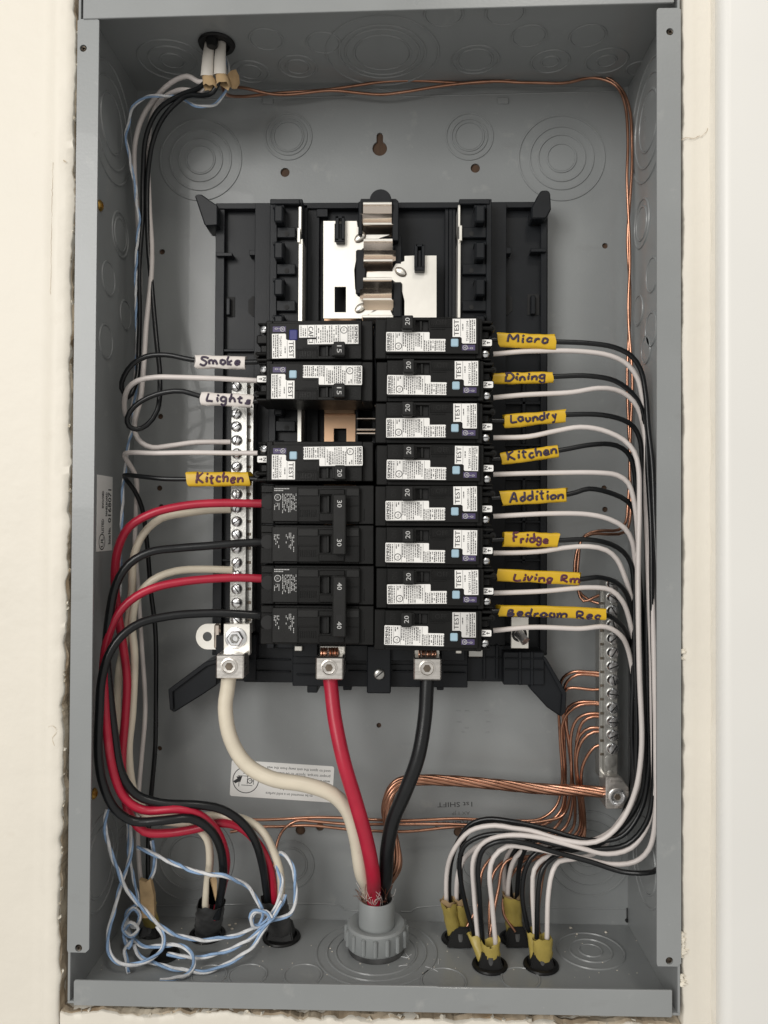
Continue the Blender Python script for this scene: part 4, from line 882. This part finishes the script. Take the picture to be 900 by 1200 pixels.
# ------------------------------------------------------------------ bare copper grounds
GG = 'bare copper ground wires at the ground bar'
RC = 1.05
G = [
 ([(709,789,66),(690,788,68),(673,788,70),(660,795,74),(655,815,78),(656,870,84),(657,920,86),(652,945,86),(635,959,86),(600,962,86),(530,960,84),(470,963,82),(413,960,80),(363,957,80),(330,959,80),(300,960,80),(280,958,80),(255,958,80)], 'bare copper wire bending highest off the ground bar then running left along the back'),
 ([(709,793,66),(690,791,68),(677,791,69),(666,798,72),(661,817,76),(662,870,82),(663,920,84),(658,950,84),(640,965,84),(600,970,84),(540,970,83),(480,974,82),(420,972,82),(363,967,82),(330,968,82),(304,968,82),(270,975,80)], 'bare copper wire running lowest of those crossing left behind the mains'),
 ([(709,807,66),(695,808,68),(680,806,70),(667,806,72),(661,815,74),(664,850,76),(669,890,78),(668,930,80),(660,955,82),(640,962,82),(600,966,82),(530,966,82),(420,966,80),(370,963,80),(347,963,79),(331,975,78),(324,995,76),(322,1030,72),(326,1070,64)], 'bare copper wire crossing left and curling down to the left connectors'),
 ([(709,824,66),(690,822,68),(678,823,70),(666,830,74),(664,850,78),(668,900,82),(672,940,84),(664,968,84),(640,985,84),(604,1000,82),(580,1020,78),(575,1060,72),(574,1100,60)], 'bare copper wire leaving the ground bar under the uppermost pair'),
 ([(709,826,66),(692,825,67),(680,826,68),(668,833,71),(660,850,76),(660,900,82),(662,940,85),(655,965,86),(630,984,86),(590,996,86),(567,1020,82),(560,1060,76),(545,1090,70)], 'bare copper wire hugging the left side of the ground bundle'),
 ([(709,837,66),(692,836,68),(678,842,71),(670,860,75),(671,905,79),(675,945,82),(672,972,83),(650,990,83),(612,1010,80),(592,1040,76),(590,1070,72),(604,1092,68)], 'bare copper wire arching off the middle of the ground bar'),
 ([(709,841,66),(695,840,67),(683,846,69),(675,866,73),(676,910,77),(679,946,80),(677,974,82),(655,994,82),(614,1016,79),(604,1045,75),(606,1090,70)], 'bare copper wire arching just inside the middle ground arch'),
 ([(709,854,66),(692,853,68),(680,861,71),(673,884,74),(677,925,77),(682,952,79),(681,974,81),(665,992,80),(640,1012,70),(632,1050,58),(632,1100,48)], 'bare copper wire arching low off the ground bar'),
 ([(709,858,66),(696,858,67),(684,867,69),(677,890,72),(681,930,75),(685,955,77),(684,978,79),(668,996,78),(630,1018,66),(622,1050,56),(633,1108,46)], 'bare copper wire arching just inside the lowest pair'),
 ([(709,871,66),(697,875,67),(687,888,69),(682,905,72),(684,935,75),(687,962,77),(685,984,78),(665,1002,70),(592,1010,70),(583,1045,66),(574,1095,58)], 'bare copper wire leaving the ground bar lowest of all'),
]
for p_, lb in G: wire(p_, RC, 'copper', lb, GG, 'ground_wire', step=3)
GT = 'bare copper pair crossing the top of the box'
wire([(258,92,44),(263,108,54),(280,112,72),(317,110,86),(363,107,88),(424,100,90),(463,96,90),(527,97,90),(580,95,90),(633,91,90),(687,88,90),(711,90,88),(729,104,86),(738,128,84),(740,176,82),(738,224,80),(735,280,80),(738,340,80),(737,400,82),(735,470,82),(738,540,82),(737,590,82),(734,612,80),(725,621,78),(700,622,76),(684,628,74),(676,645,72),(673,668,72),(676,690,72),(690,703,70),(706,708,66)], RC, 'copper', 'bare copper wire along the top right corner, outer of the pair', GT, 'ground_wire')
wire([(260,92,45),(270,100,56),(289,105,74),(321,111,84),(387,107,88),(424,110,88),(446,111,88),(473,108,88),(527,100,89),(580,96,88),(612,98,88),(660,97,88),(697,90,87),(722,99,85),(732,118,83),(736,160,81),(735,213,79),(739,280,79),(736,345,79),(739,400,80),(741,470,80),(739,540,80),(739,592,80),(732,622,76),(715,626,74),(693,627,72),(681,634,70),(678,650,70),(677,690,70),(684,704,68),(696,700,66),(706,696,66)], RC, 'copper', 'bare copper wire along the top right corner, inner of the pair', GT, 'ground_wire')
# ------------------------------------------------------------------ HANDWRITTEN TAGS
def arc(cx, cy, rx, ry, a0, a1, n=8): return [(cx+rx*math.cos(R(a0+(a1-a0)*i/n)), cy+ry*math.sin(R(a0+(a1-a0)*i/n))) for i in range(n+1)]
GL_ = {
 'S': (.75, [[(.75,.85),(.55,1),(.25,.95),(.15,.75),(.35,.58),(.6,.45),(.66,.2),(.4,.02),(.05,.12)]]),
 'm': (.8, [[(0,.5),(.04,0)], [(.04,.35),(.2,.52),(.33,.4),(.36,0)], [(.36,.35),(.52,.52),(.66,.4),(.72,0)]]),
 'o': (.5, [arc(.24,.26,.22,.25,80,440,12)]),
 'a': (.55, [[(.42,.45),(.2,.5),(.03,.25),(.16,.02),(.36,.12),(.44,.48),(.46,.1),(.55,0)]]),
 'k': (.5, [[(.05,1),(.03,0)], [(.42,.52),(.06,.24),(.48,0)]]),
 'e': (.48, [[(.04,.24),(.4,.3),(.36,.47),(.16,.5),(.02,.24),(.18,.02),(.46,.1)]]),
 'L': (.6, [[(.08,1),(.04,.05),(.3,.02),(.58,.06)]]),
 'i': (.22, [[(.1,.5),(.12,0)], [(.12,.76),(.15,.8)]]),
 'g': (.52, [[(.42,.45),(.2,.5),(.03,.25),(.18,.04),(.4,.18),(.44,.5),(.4,-.3),(.18,-.42),(.02,-.26)]]),
 'h': (.52, [[(.05,1),(.03,0)], [(.04,.3),(.22,.52),(.4,.4),(.44,0)]]),
 't': (.42, [[(.18,.9),(.17,.06),(.34,.02)], [(0,.58),(.38,.62)]]),
 's': (.42, [[(.38,.46),(.14,.5),(.1,.32),(.36,.2),(.3,.0),(.02,.06)]]),
 'K': (.65, [[(.06,1),(.03,0)], [(.58,.98),(.08,.45),(.62,0)]]),
 'c': (.46, [[(.42,.42),(.22,.5),(.03,.24),(.2,.01),(.44,.1)]]),
 'n': (.52, [[(.03,.5),(.05,0)], [(.05,.3),(.22,.5),(.4,.4),(.44,0)]]),
 'M': (.9, [[(.04,0),(.1,.95),(.42,.4),(.74,.98),(.82,0)]]),
 'r': (.38, [[(.05,.5),(.06,0)], [(.06,.3),(.2,.5),(.36,.46)]]),
 'D': (.75, [[(.1,.95),(.08,.02)], [(-.02,.95),(.45,.95),(.72,.55),(.5,.1),(.04,.0)]]),
 'u': (.52, [[(.03,.5),(.06,.1),(.22,.0),(.4,.14),(.43,.5),(.46,0)]]),
 'd': (.54, [[(.42,.4),(.2,.48),(.03,.22),(.18,.01),(.4,.14),(.44,1),(.47,0)]]),
 'y': (.5, [[(.03,.5),(.2,.12),(.3,.12)], [(.46,.52),(.2,-.4),(.02,-.36)]]),
 'A': (.75, [[(.0,0),(.36,1),(.7,0)], [(.14,.36),(.58,.38)]]),
 'F': (.6, [[(.08,.95),(.1,0)], [(.02,.95),(.58,.98)], [(.1,.55),(.46,.56)]]),
 'R': (.65, [[(.06,.0),(.08,.95),(.45,.9),(.42,.55),(.1,.48),(.6,.0)]]),
 'B': (.65, [[(.06,0),(.08,.95),(.46,.9),(.4,.55),(.1,.5),(.5,.42),(.5,.08),(.05,0)]]),
 'v': (.44, [[(.02,.5),(.2,.0),(.42,.52)]]), ' ': (.38, [])}
JT = vnoise(55)
def sleeve(text, a, b, hpx, tape, ink, label, Y=34, fit=.74, hs=.62, off=0, up=0, th=2.3, amp=0):
    A_, B_ = P(a[0], a[1], Y-th), P(b[0], b[1], Y-th); A_.y = B_.y = Y
    ax = (B_-A_); L_ = ax.length; ax.normalize(); upv = Vector((0,-1,0)).cross(ax).normalized()
    if upv.z < 0: upv = -upv
    h2 = hpx/1.86/2; n = 22; m_ = MB(); rows = []
    for i in range(n+1):
        f = i/n; c = A_+ax*(L_*f); w = 1+.07*JT(f*4+a[1]*.37)+.03*JT(f*11+a[0]); bow = amp*math.sin(math.pi*f)
        sec = []
        for k in range(16):
            an = 2*math.pi*k/16; cz, cy = math.cos(an), math.sin(an)
            z = (abs(cz)**.55)*(1 if cz > 0 else -1)*h2*w; y = (abs(cy)**.8)*(1 if cy > 0 else -1)*th*(1+.10*JT(f*9+k*.8+a[1]))
            z *= 1+.05*JT(f*7+k*1.3+a[1])
            if i in (0, n): c = c+ax*(.8*JT(k*.9+a[1]+i))
            sec.append(c+upv*(z+bow)+Vector((0, y, 0)))
        rows.append([m_.bm.verts.new(v) for v in sec])
    for r1, r2 in zip(rows, rows[1:]):
        for k in range(16): m_.bm.faces.new((r1[k], r1[(k+1) % 16], r2[(k+1) % 16], r2[k]))
    m_.bm.faces.new(list(reversed(rows[0]))); m_.bm.faces.new(rows[-1])
    o_ = tag(m_.build('wire_tag', M[tape], smooth=50), label, 'wire tag', 'handwritten tape tags on the branch wires')
    # pen strokes
    wsum = sum(GL_[ch][0]+.16 for ch in text)-.16; H_ = hpx/1.86*hs; kx = L_*fit/wsum; m2 = MB(); x = -L_*fit/2
    mid = (A_+B_)/2+ax*off*L_+upv*(up*hpx/1.86+amp*.8)
    rr = random.Random(hash(text) % 97 if False else len(text)*7+int(a[1]))
    for ch in text:
        w_, st_ = GL_[ch]; dy = rr.uniform(-.09, .09); sl = rr.uniform(.0, .22); hk = rr.uniform(.9, 1.14)
        for s_ in st_:
            pts = []
            if len(s_) == 2: s_ = [(s_[0][0]+(s_[1][0]-s_[0][0])*q_/5, s_[0][1]+(s_[1][1]-s_[0][1])*q_/5) for q_ in range(6)]
            for (px_, py_) in s_:
                px_ += sl*py_*.6+rr.gauss(0, .03); py_ = py_*hk+rr.gauss(0, .035)
                f_ = min(1, max(0, (x+px_*kx)/L_+off+.5))
                zt_ = (py_-.38+dy)*H_+up*hpx/1.86; zt_ = max(-.9*h2, min(.9*h2, zt_))
                sn = math.sqrt(max(0, 1-(abs(zt_)/h2)**3.636)); yy = -th*1.09*sn**.8-.05
                pts.append((A_+B_)/2+ax*(off*L_+x+px_*kx)+upv*(zt_+amp*math.sin(math.pi*f_))+Vector((0, yy, 0)))
            sp = spline(pts, .6) if len(pts) > 2 else spline([pts[0], pts[-1]], .6)
            m2.tube(sp, .72, 7, (Vector((0,1,0)), .45))
        x += (w_+.16)*kx
    m2.build('handwriting', M[ink], o_, smooth=60)
sleeve('Micro', (588,397.5), (648.5,400), 17.5, 'yellow', 'ink', 'yellow tape tag handwritten Micro', hs=.55, fit=.80, up=.06)
sleeve('Dining', (582,443), (648,441.5), 13, 'yellow', 'ink', 'yellow tape tag handwritten Dining', hs=.68, fit=.72, up=.03)
sleeve('Laundry', (590,493.5), (661,487), 15.5, 'yellow', 'ink', 'yellow tape tag handwritten Laundry', hs=.62, fit=.76, up=.06)
sleeve('Kitchen', (590,537), (657.5,528), 14.5, 'yellow', 'ink', 'yellow tape tag handwritten Kitchen on the right', hs=.72, fit=.86, up=.05)
sleeve('Addition', (590,584), (667,579.5), 17.5, 'yellow', 'ink', 'yellow tape tag handwritten Addition', hs=.62, fit=.82)
sleeve('Fridge', (591,632), (652,633), 18, 'yellow', 'redink', 'yellow tape tag handwritten Fridge', hs=.56, fit=.68, up=.04)
sleeve('Living Rm', (586,674), (682,678.5), 14.5, 'yellow', 'redink', 'long yellow tape tag handwritten Living Rm', hs=.56, fit=.80, off=.07, up=-.12)
sleeve('Bedroom Rec', (581,716), (708.5,720.5), 13.5, 'yellow', 'ink', 'longest yellow tape tag, handwritten Bedroom Rec along its lower edge', hs=.62, fit=.86, off=.03, up=-.22, amp=.6)
sleeve('Smoke', (229.5,423), (289.5,424.5), 15.5, 'whitetape', 'ink', 'white tape tag handwritten Smoke', Y=35, hs=.72, fit=.80, off=-.04)
sleeve('Lights', (234.5,466.5), (296.5,469.5), 16, 'whitetape', 'ink', 'white tape tag handwritten Lights', Y=36, hs=.58, fit=.84, off=.03)
sleeve('Kitchen', (222,561.5), (293,561), 17, 'yellow', 'redink', 'yellow tape tag handwritten Kitchen on the left', Y=36, hs=.70, fit=.78)
# ------------------------------------------------------------------ CABLE CONNECTORS, SHEATHS, CONDUIT
def connector(px, py, rmm, label, lean=(0,0), wedge=True, group='black cable connectors in the bottom knockouts', bodyh=15, fwd=0):
    c = onZ(px, py, -ZI); t = thing('cable_connector', tuple(c), label, 'cable connector', group)
    MB().lathe([(rmm*.55,.2),(rmm*.98,.2),(rmm,.8),(rmm*.96,1.8),(rmm*.80,2.3),(rmm*.74,1.2),(rmm*.55,1.0)], c, (0,0,1), 28).build('collar', M['rub'], t)
    MB().cyl(c, rmm*.74, .5, (0,0,1), 24).build('hole', M['void'], t)
    if wedge:
        b = MB(); x, y, z = c; y -= fwd; w0, w1 = rmm*.70, rmm*.42
        v = [Vector(q_) for q_ in ((x-w0,y-rmm*.62,z+1),(x+w0,y-rmm*.62,z+1),(x+w0,y+rmm*.5,z+1),(x-w0,y+rmm*.5,z+1),(x-w1+lean[0],y-rmm*.30,z+bodyh),(x+w1+lean[0],y-rmm*.30,z+bodyh),(x+w1*1.25+lean[0],y+rmm*.3,z+bodyh*.8),(x-w1*1.25+lean[0],y+rmm*.3,z+bodyh*.8))]
        b.flat([[v[i] for i in f] for f in ((0,1,5,4),(1,2,6,5),(2,3,7,6),(3,0,4,7),(4,5,6,7))])
        bmesh.ops.remove_doubles(b.bm, verts=list(b.bm.verts), dist=.001); bmesh.ops.bevel(b.bm, geom=list(b.bm.edges), offset=.8, segments=2, affect='EDGES')
        w_ = b.build('clamp_wedge', M['rub'], t, smooth=50)
        b = MB(); cc = Vector((x+lean[0]*.5, y-rmm*.52+.6, z+bodyh*.5)); b.tube(spline([cc+Vector((0,0,-2.4)), cc+Vector((0,.6,2.4))], 1), 1.7, 12, (Vector((0,1,0)), .5)); b.build('release_tab', M['blacksheath'], w_)
    return c
JN = vnoise(77)
def sheath(c, top, w0, th, m, label, group, liner='tan', flare=1.15, name='cable_sheath', dx=0):
    # flattened cable jacket from the connector up to its cut end
    a = Vector(c)+Vector((dx, 0, 1.5)); sp = spline([a, a.lerp(top, .5)+Vector((0, -.6, 0)), top], 1.6); b = MB(); n = len(sp)-1; rows = []
    for i, p_ in enumerate(sp):
        f = i/n; w = w0*(1+(flare-1)*f**3); row = []
        for k in range(18):
            an = 2*math.pi*k/18; jag = JN(k*.9+top.x*3.1)*2.4-.6*JN(k*2.3+top.z) if i == n else 0
            wr = 1+.10*JN(f*5+top.x+k*.7)+.05*JN(f*14+k*1.9)
            row.append(b.bm.verts.new(p_+Vector((w*wr*math.cos(an), th*wr*(1+.2*f)*math.sin(an), jag))))
        rows.append(row)
    for r1, r2 in zip(rows, rows[1:]):
        for k in range(18): b.bm.faces.new((r1[k], r1[(k+1) % 18], r2[(k+1) % 18], r2[k]))
    o_ = tag(b.build(name, M[m], smooth=60), label, 'cable', group)
    if liner:
        b = MB(); rows = []; nrm = (sp[-1]-sp[-2]).normalized()
        for i in range(4):
            row = []
            for k in range(14):
                an = 2*math.pi*k/14; j = 1.6*math.sin(2*an+top.z)+1.2*math.sin(5*an+top.x)
                row.append(b.bm.verts.new(top+nrm*((i-2)*2.2+(j if i == 3 else 0))+Vector((w0*(.82+.12*i)*math.cos(an), th*(.8+.1*i)*math.sin(an), 0))))
            rows.append(row)
        for r1, r2 in zip(rows, rows[1:]):
            for k in range(14): b.bm.faces.new((r1[k], r1[(k+1) % 14], r2[(k+1) % 14], r2[k]))
        b.build('paper_liner', M[liner], o_, smooth=60)
    return o_
GCS = 'yellow sheathed cables in the bottom right connectors'
c1 = connector(537, 1101, 11.8, 'black cable connector at the back left of the right hand four', (1.5,0), fwd=5, bodyh=13)
c2 = connector(604, 1101, 11.2, 'black cable connector at the back right of the right hand four', fwd=5, bodyh=13)
c3 = connector(574, 1132, 11.6, 'black cable connector at the front left of the right hand four', wedge=True, bodyh=11)
c4 = connector(634, 1132, 11.6, 'black cable connector at the front right of the right hand four', wedge=True, bodyh=11)
sheath(c1+Vector((0,-1,0)), P(525,1057,65.5), 4.8, 4.3, 'sheath', 'yellow cable sheath leaning left in the back left connector', GCS, dx=-2)
sheath(c1+Vector((0,2,0)), P(539,1056,68), 4.4, 4.0, 'sheath', 'yellow cable sheath behind the leaning one in the back left connector', GCS, dx=3)
sheath(c2, P(600,1050,70), 5.8, 4.2, 'sheath', 'wide yellow cable sheath standing in the back right connector', GCS)
sheath(c3, P(557,1094,52), 4.2, 3.2, 'sheath', 'yellow cable sheath splayed left in the front left connector', GCS, liner=None, flare=1.3, dx=-3)
sheath(c3+Vector((0,-1,0)), P(575,1102,45), 5.6, 4.0, 'sheath', 'yellow cable sheath upright in the front left connector', GCS, liner=None, flare=1.15, dx=1)
sheath(c4, P(625,1090,50), 4.0, 3.2, 'sheath', 'narrow yellow cable sheath behind in the front right connector', GCS, liner=None, flare=1.3, dx=-3)
sheath(c4+Vector((0,-1,0)), P(636,1099,44), 6.0, 4.0, 'sheath', 'broad yellow cable sheath in the front right connector', GCS, liner=None, flare=1.1, dx=1)
# curled pale strip inside the front left cable
d1 = connector(179, 1093, 9.6, 'black cable connector at the far left holding the tan wrapped cable', fwd=3, bodyh=10)
d2 = connector(243, 1096, 12.6, 'black cable connector holding the dusty black cable', wedge=False)
d3 = connector(330, 1099, 13.2, 'black cable connector nearest to the grey conduit', wedge=True, bodyh=14)
d0 = connector(193, 1120, 9.8, 'empty black bushing in the floor behind the string', wedge=False)
sheath(d1, P(172,1058,60), 5.6, 3.6, 'sheath', 'yellow sheathed cable with torn tan paper at far left', None, liner=None)
b = MB(); tp = [P(x, y, 52) for x, y in ((163,1031),(171,1034),(176,1030),(180,1050),(181,1076),(166,1076))]; bk = [v+Vector((0,4,0)) for v in tp]
b.flat([tp, list(reversed(bk))]+[[tp[i], tp[(i+1) % 6], bk[(i+1) % 6], bk[i]] for i in range(6)])
tag(b.build('paper_wrap', M['tan'], smooth=None), 'torn tan paper wrap standing above the far left connector', 'paper')
GSL = 'black sheathed heavy cables at bottom left'
sheath(d2, P(248,1057,55.5), 9.0, 7.6, 'blacksheath', 'dusty black cable sheath rising left of the other heavy cable', GSL, liner=None, flare=1.02)
sheath(d3, P(321,1053,60.5), 8.6, 6.8, 'blacksheath', 'black cable sheath standing behind the string knot', GSL, liner=None, flare=1.05)
b = MB(); q0 = P(249, 1035, 52); b.flat([[q0+Vector(v) for v in ((-2.4,0,-14),(2.6,0,-14),(3.2,-.6,2),(1.2,-.8,9),(-.8,-.5,3),(-2.2,0,4))]])
bmesh.ops.solidify(b.bm, geom=list(b.bm.faces), thickness=.5)
tag(b.build('paper_strip', M['tan'], smooth=None), 'tan paper strip tucked beside the black wires of the dusty cable', 'paper')
# grommet and white cables at the top
ct = onZ(254, 50, ZI)
t = thing('cable_grommet', tuple(ct), 'black round grommet in the top of the box where white cables enter', 'cable grommet')
MB().lathe([(6,-.2),(11.8,-.2),(12.2,-1),(11.6,-2.2),(8.5,-2.4),(7.6,-.4)], ct, (0,0,1), 30).build('collar', M['rub'], t)
MB().cyl(ct+Vector((0,0,-.6)), 8.5, .5, (0,0,1), 24).build('hole', M['void'], t)
MB().cyl(ct+Vector((-1.5,-6.5,-7)), 3.4, 7, (0,0,1), 14, r2=4.4, bev=.5).build('clamp_tab', M['rub'], t)
def top_sheath(x0, x1, y1, label, dx):
    a = ct+Vector((dx, -1, -1)); b_ = P(x1, y1, 42); bb = MB(); sp = spline([a, (a+b_)/2+Vector((0,-1,0)), b_], 3)
    bb.tube(sp, 3.9, 16, (Vector((0,1,0)), .62), cap=False, rf=lambda f: .85+.25*f)
    o_ = tag(bb.build('cable_sheath', M['whitesheath'], smooth=60), label, 'cable', 'white sheathed cables entering at the top')
    g = MB(); rr = random.Random(int(x1)); rows = []
    for i in range(4):
        rows.append([g.bm.verts.new(b_+Vector(((3.4+.5*i)*math.cos(k*math.pi/6)+.8*i, (2.2+.3*i)*math.sin(k*math.pi/6), 2-2.4*i-(rr.uniform(0, 4) if i == 3 else 0)))) for k in range(12)])
    for r1, r2 in zip(rows, rows[1:]):
        for k in range(12): g.bm.faces.new((r1[k], r1[(k+1) % 12], r2[(k+1) % 12], r2[k]))
    g.build('paper_liner', M['tan'], o_, smooth=60)
top_sheath(248, 242.5, 90, 'left white cable sheath hanging from the top grommet', -4.5)
top_sheath(258, 258, 88, 'white cable sheath hanging next to the string in the top grommet', 3)
b = MB(); q0 = P(271, 92, 44)
lob = [q0+Vector((x_, y_, z_)) for x_, y_, z_ in ((-5,0,-1),(-3,-1,1.5),(0,-1.4,4.5),(3.2,-1,5.5),(5.2,0,2),(5.6,.5,-3),(3.6,0,-7),(.8,-.8,-7.4),(-1,-1,-4),(-4,0,-3.4))]
cv = b.bm.verts.new(q0+Vector((.5,-1.8,-.5))); vs_ = [b.bm.verts.new(v) for v in lob]
for i in range(len(vs_)): b.bm.faces.new((cv, vs_[i], vs_[(i+1) % len(vs_)]))
bmesh.ops.solidify(b.bm, geom=list(b.bm.faces), thickness=.6)
tag(b.build('paper_scrap', M['tan'], smooth=60), 'torn tan paper scrap curling out beside the top cables', 'paper')
# grey conduit connector
t = thing('conduit_fitting', tuple(Cpipe), 'grey plastic conduit fitting with ribbed locknut on the bottom of the box', 'conduit fitting')
MB().lathe([(10.4,0),(10.4,34),(11.7,34.4),(12,33.8),(12,6),(12,0)], Cpipe, (0,0,1), 36).build('pipe', M['pvc'], t)
MB().lathe([(12.0,16.5),(16.0,18.6),(18.6,18.4),(19.6,17.2),(20.2,5.6),(19.6,4.6),(12,4.4)], Cpipe, (0,0,1), 48).build('locknut', M['pvc'], t)
g = MB()
for k in range(16):
    a = 2*math.pi*k/16; c_ = Cpipe+Vector((20.1*math.cos(a), 20.1*math.sin(a), 0)); g.cyl(c_+Vector((0,0,6)), 1.5, 10.5, (0,0,1), 10, bev=.5)
g.build('locknut_rib', M['pvc'], t)
MB().lathe([(12,.2),(18.4,.2),(18.8,1),(18.8,3.6),(18,4.6),(12,4.6)], Cpipe, (0,0,1), 40).build('washer_ring', M['blacksheath'], t)
g = MB(); g2 = MB()
for k in range(80):
    a = random.uniform(0, 2*math.pi); s0 = Cpipe+Vector((8*math.cos(a), 8*math.sin(a), 33)); L_ = random.uniform(5, 16)
    side_ = random.choice((-1, 1)); e_ = s0+Vector((random.uniform(0, 8)*side_, random.uniform(-8, 0), L_))
    (g if k % 2 else g2).tube(spline([s0, (s0+e_)/2+Vector((random.uniform(-2,2), -1, random.uniform(-1,2))), e_], 2), .15, 4)
g.build('copper_hair', M['copper'], t); g2.build('fibre_hair', M['whitew'], t)
# ------------------------------------------------------------------ BLUE AND WHITE PULL STRING
paths = [
 [(262,56,60),(266,76,52),(267,100,50),(256,120,56),(233,124,62),(215,118,60),(198,112,58),(172,113,56),(155,127,56),(148,152,58),(150,180,60),(157,215,62),(163,262,62),(158,320,60),(160,370,60),(161,420,60),(156,480,58),(156,500,56),(151,520,54),(147,548,52),(143,590,50),(141,625,48),(140,680,50),(143,760,54),(145,850,56),(150,930,56),(150,985,54),(152,1010,52),(160,1040,52),(163,1060,54)],
 [(126,948,22),(123,970,22),(132,1003,26),(143,1033,30),(160,1057,34),(183,1080,38),(210,1097,42),(243,1102,44),(277,1097,44),(305,1084,46),(323,1077,48),(343,1067,50),(348,1050,52),(345,1025,52),(337,1006,54),(327,998,54),(324,1012,52),(329,1034,50),(327,1056,48),(317,1073,46),(306,1086,44),(298,1086,42),(294,1076,42),(298,1068,42),(312,1068,42),(318,1076,42)],
 [(161,993,50),(177,1000,46),(200,1012,44),(227,1020,36),(260,1027,34),(287,1037,44),(300,1052,46),(307,1068,46),(304,1082,46),(297,1087,46),(294,1080,48),(300,1070,50),(316,1072,50),(330,1060,50),(334,1048,52)],
 [(196,1118,40),(212,1121,38),(230,1121,38),(260,1116,38),(288,1102,40),(310,1088,42),(322,1072,44),(330,1056,48)],
 [(150,1066,56),(147,1080,54),(152,1096,50),(165,1107,44),(187,1108,40),(212,1107,38),(225,1117,34),(228,1129,30),(221,1141,24),(204,1147,18),(187,1149,14)],
 [(157,1108,44),(166,1122,38),(186,1129,34),(217,1138,28),(246,1138,28),(274,1127,32),(300,1103,38),(312,1086,42),(319,1074,44)],
 [(184,1085,40),(192,1098,38),(190,1113,36),(178,1124,30),(158,1131,26),(140,1130,24),(130,1118,24),(127,1100,26),(131,1075,30),(140,1040,36),(150,1010,42),(153,985,46),(152,965,50)],
 [(162,1060,54),(150,1068,52),(148,1078,50),(158,1084,48),(163,1074,50),(155,1066,48),(146,1076,46),(144,1090,46),(154,1097,44),(162,1088,46),(152,1082,44),(143,1098,44),(150,1110,40),(155,1100,42),(146,1112,40),(148,1124,36),(150,1140,26)],
 [(178,985,56),(182,1005,54),(180,1022,54),(174,1034,56)],
]
sroot = thing('pull_string', tuple(P(215, 1140, 25)), 'blue and white twisted string dropping down the left side into a tangle', 'string')
bw, bb = MB(), MB()
for i, p_ in enumerate(paths):
    r_ = 1.18 if i else .95; v = [inside(x, y, Y, 1.8) for x, y, Y in p_]
    if i == 7: v = [q_+Vector((0, random.uniform(-2, 2), random.uniform(-.5, .5))) for q_ in v]
    sp = wobble(spline(v, 1.8), .9, 11)
    for ph, dst in ((0, bw), (math.pi, bb)):
        for d_ in ((-.62, 0, .62) if dst is bw else (-.3, .3)): dst.tube(sp, r_*.60, 6, twist=(r_*.62, 30+2*i, ph+d_+i), cap=True)
bw.build('white_strand', M['white'], sroot, smooth=60); bb.build('blue_strand', M['blue'], sroot, smooth=60)
# ------------------------------------------------------------------ DUST AND CRUMBS ON THE FLOOR OF THE BOX
g = MB(); rr = random.Random(3)
spots = [(269,1085,1.0),(276,1083,.7),(272,1089,.9),(669,1088,1.0),(676,1095,.7),(710,1093,.9),(660,1098,.5)]
spots += [(rr.uniform(110,770), rr.uniform(1088,1146), rr.uniform(.18,.42)) for k in range(90)]
for x, y, r_ in spots:
    q_ = onZ(x, y, -ZI+.2)
    if q_.y < 4 or q_.y > D-3: continue
    b = bmesh.new(); bmesh.ops.create_icosphere(b, subdivisions=1, radius=r_)
    for v in b.verts: v.co = q_+Vector((v.co.x*rr.uniform(.8,1.8), v.co.y*rr.uniform(.8,1.6), v.co.z*.7+r_*.5))
    g._add(b)
o = g.build('plaster_dust', M['crumb'], smooth=None); o['kind'] = 'stuff'; o['label'] = 'white plaster crumbs scattered over the bottom of the box'
g = MB()
for k in range(9):
    q_ = onZ(rr.uniform(430, 520), rr.uniform(1118, 1145), -ZI+.3); a = rr.uniform(0, 3.1)
    g.tube(spline([q_-Vector((math.cos(a)*3, math.sin(a)*3, 0)), q_+Vector((0,0,.3)), q_+Vector((math.cos(a)*3, math.sin(a)*3.4, 0))], 1), .2, 4)
o = g.build('wire_clippings', M['white'], smooth=None); o['kind'] = 'stuff'; o['label'] = 'hair thin pale clippings lying in front of the conduit fitting'
C.render.resolution_x, C.render.resolution_y = 768, 1024
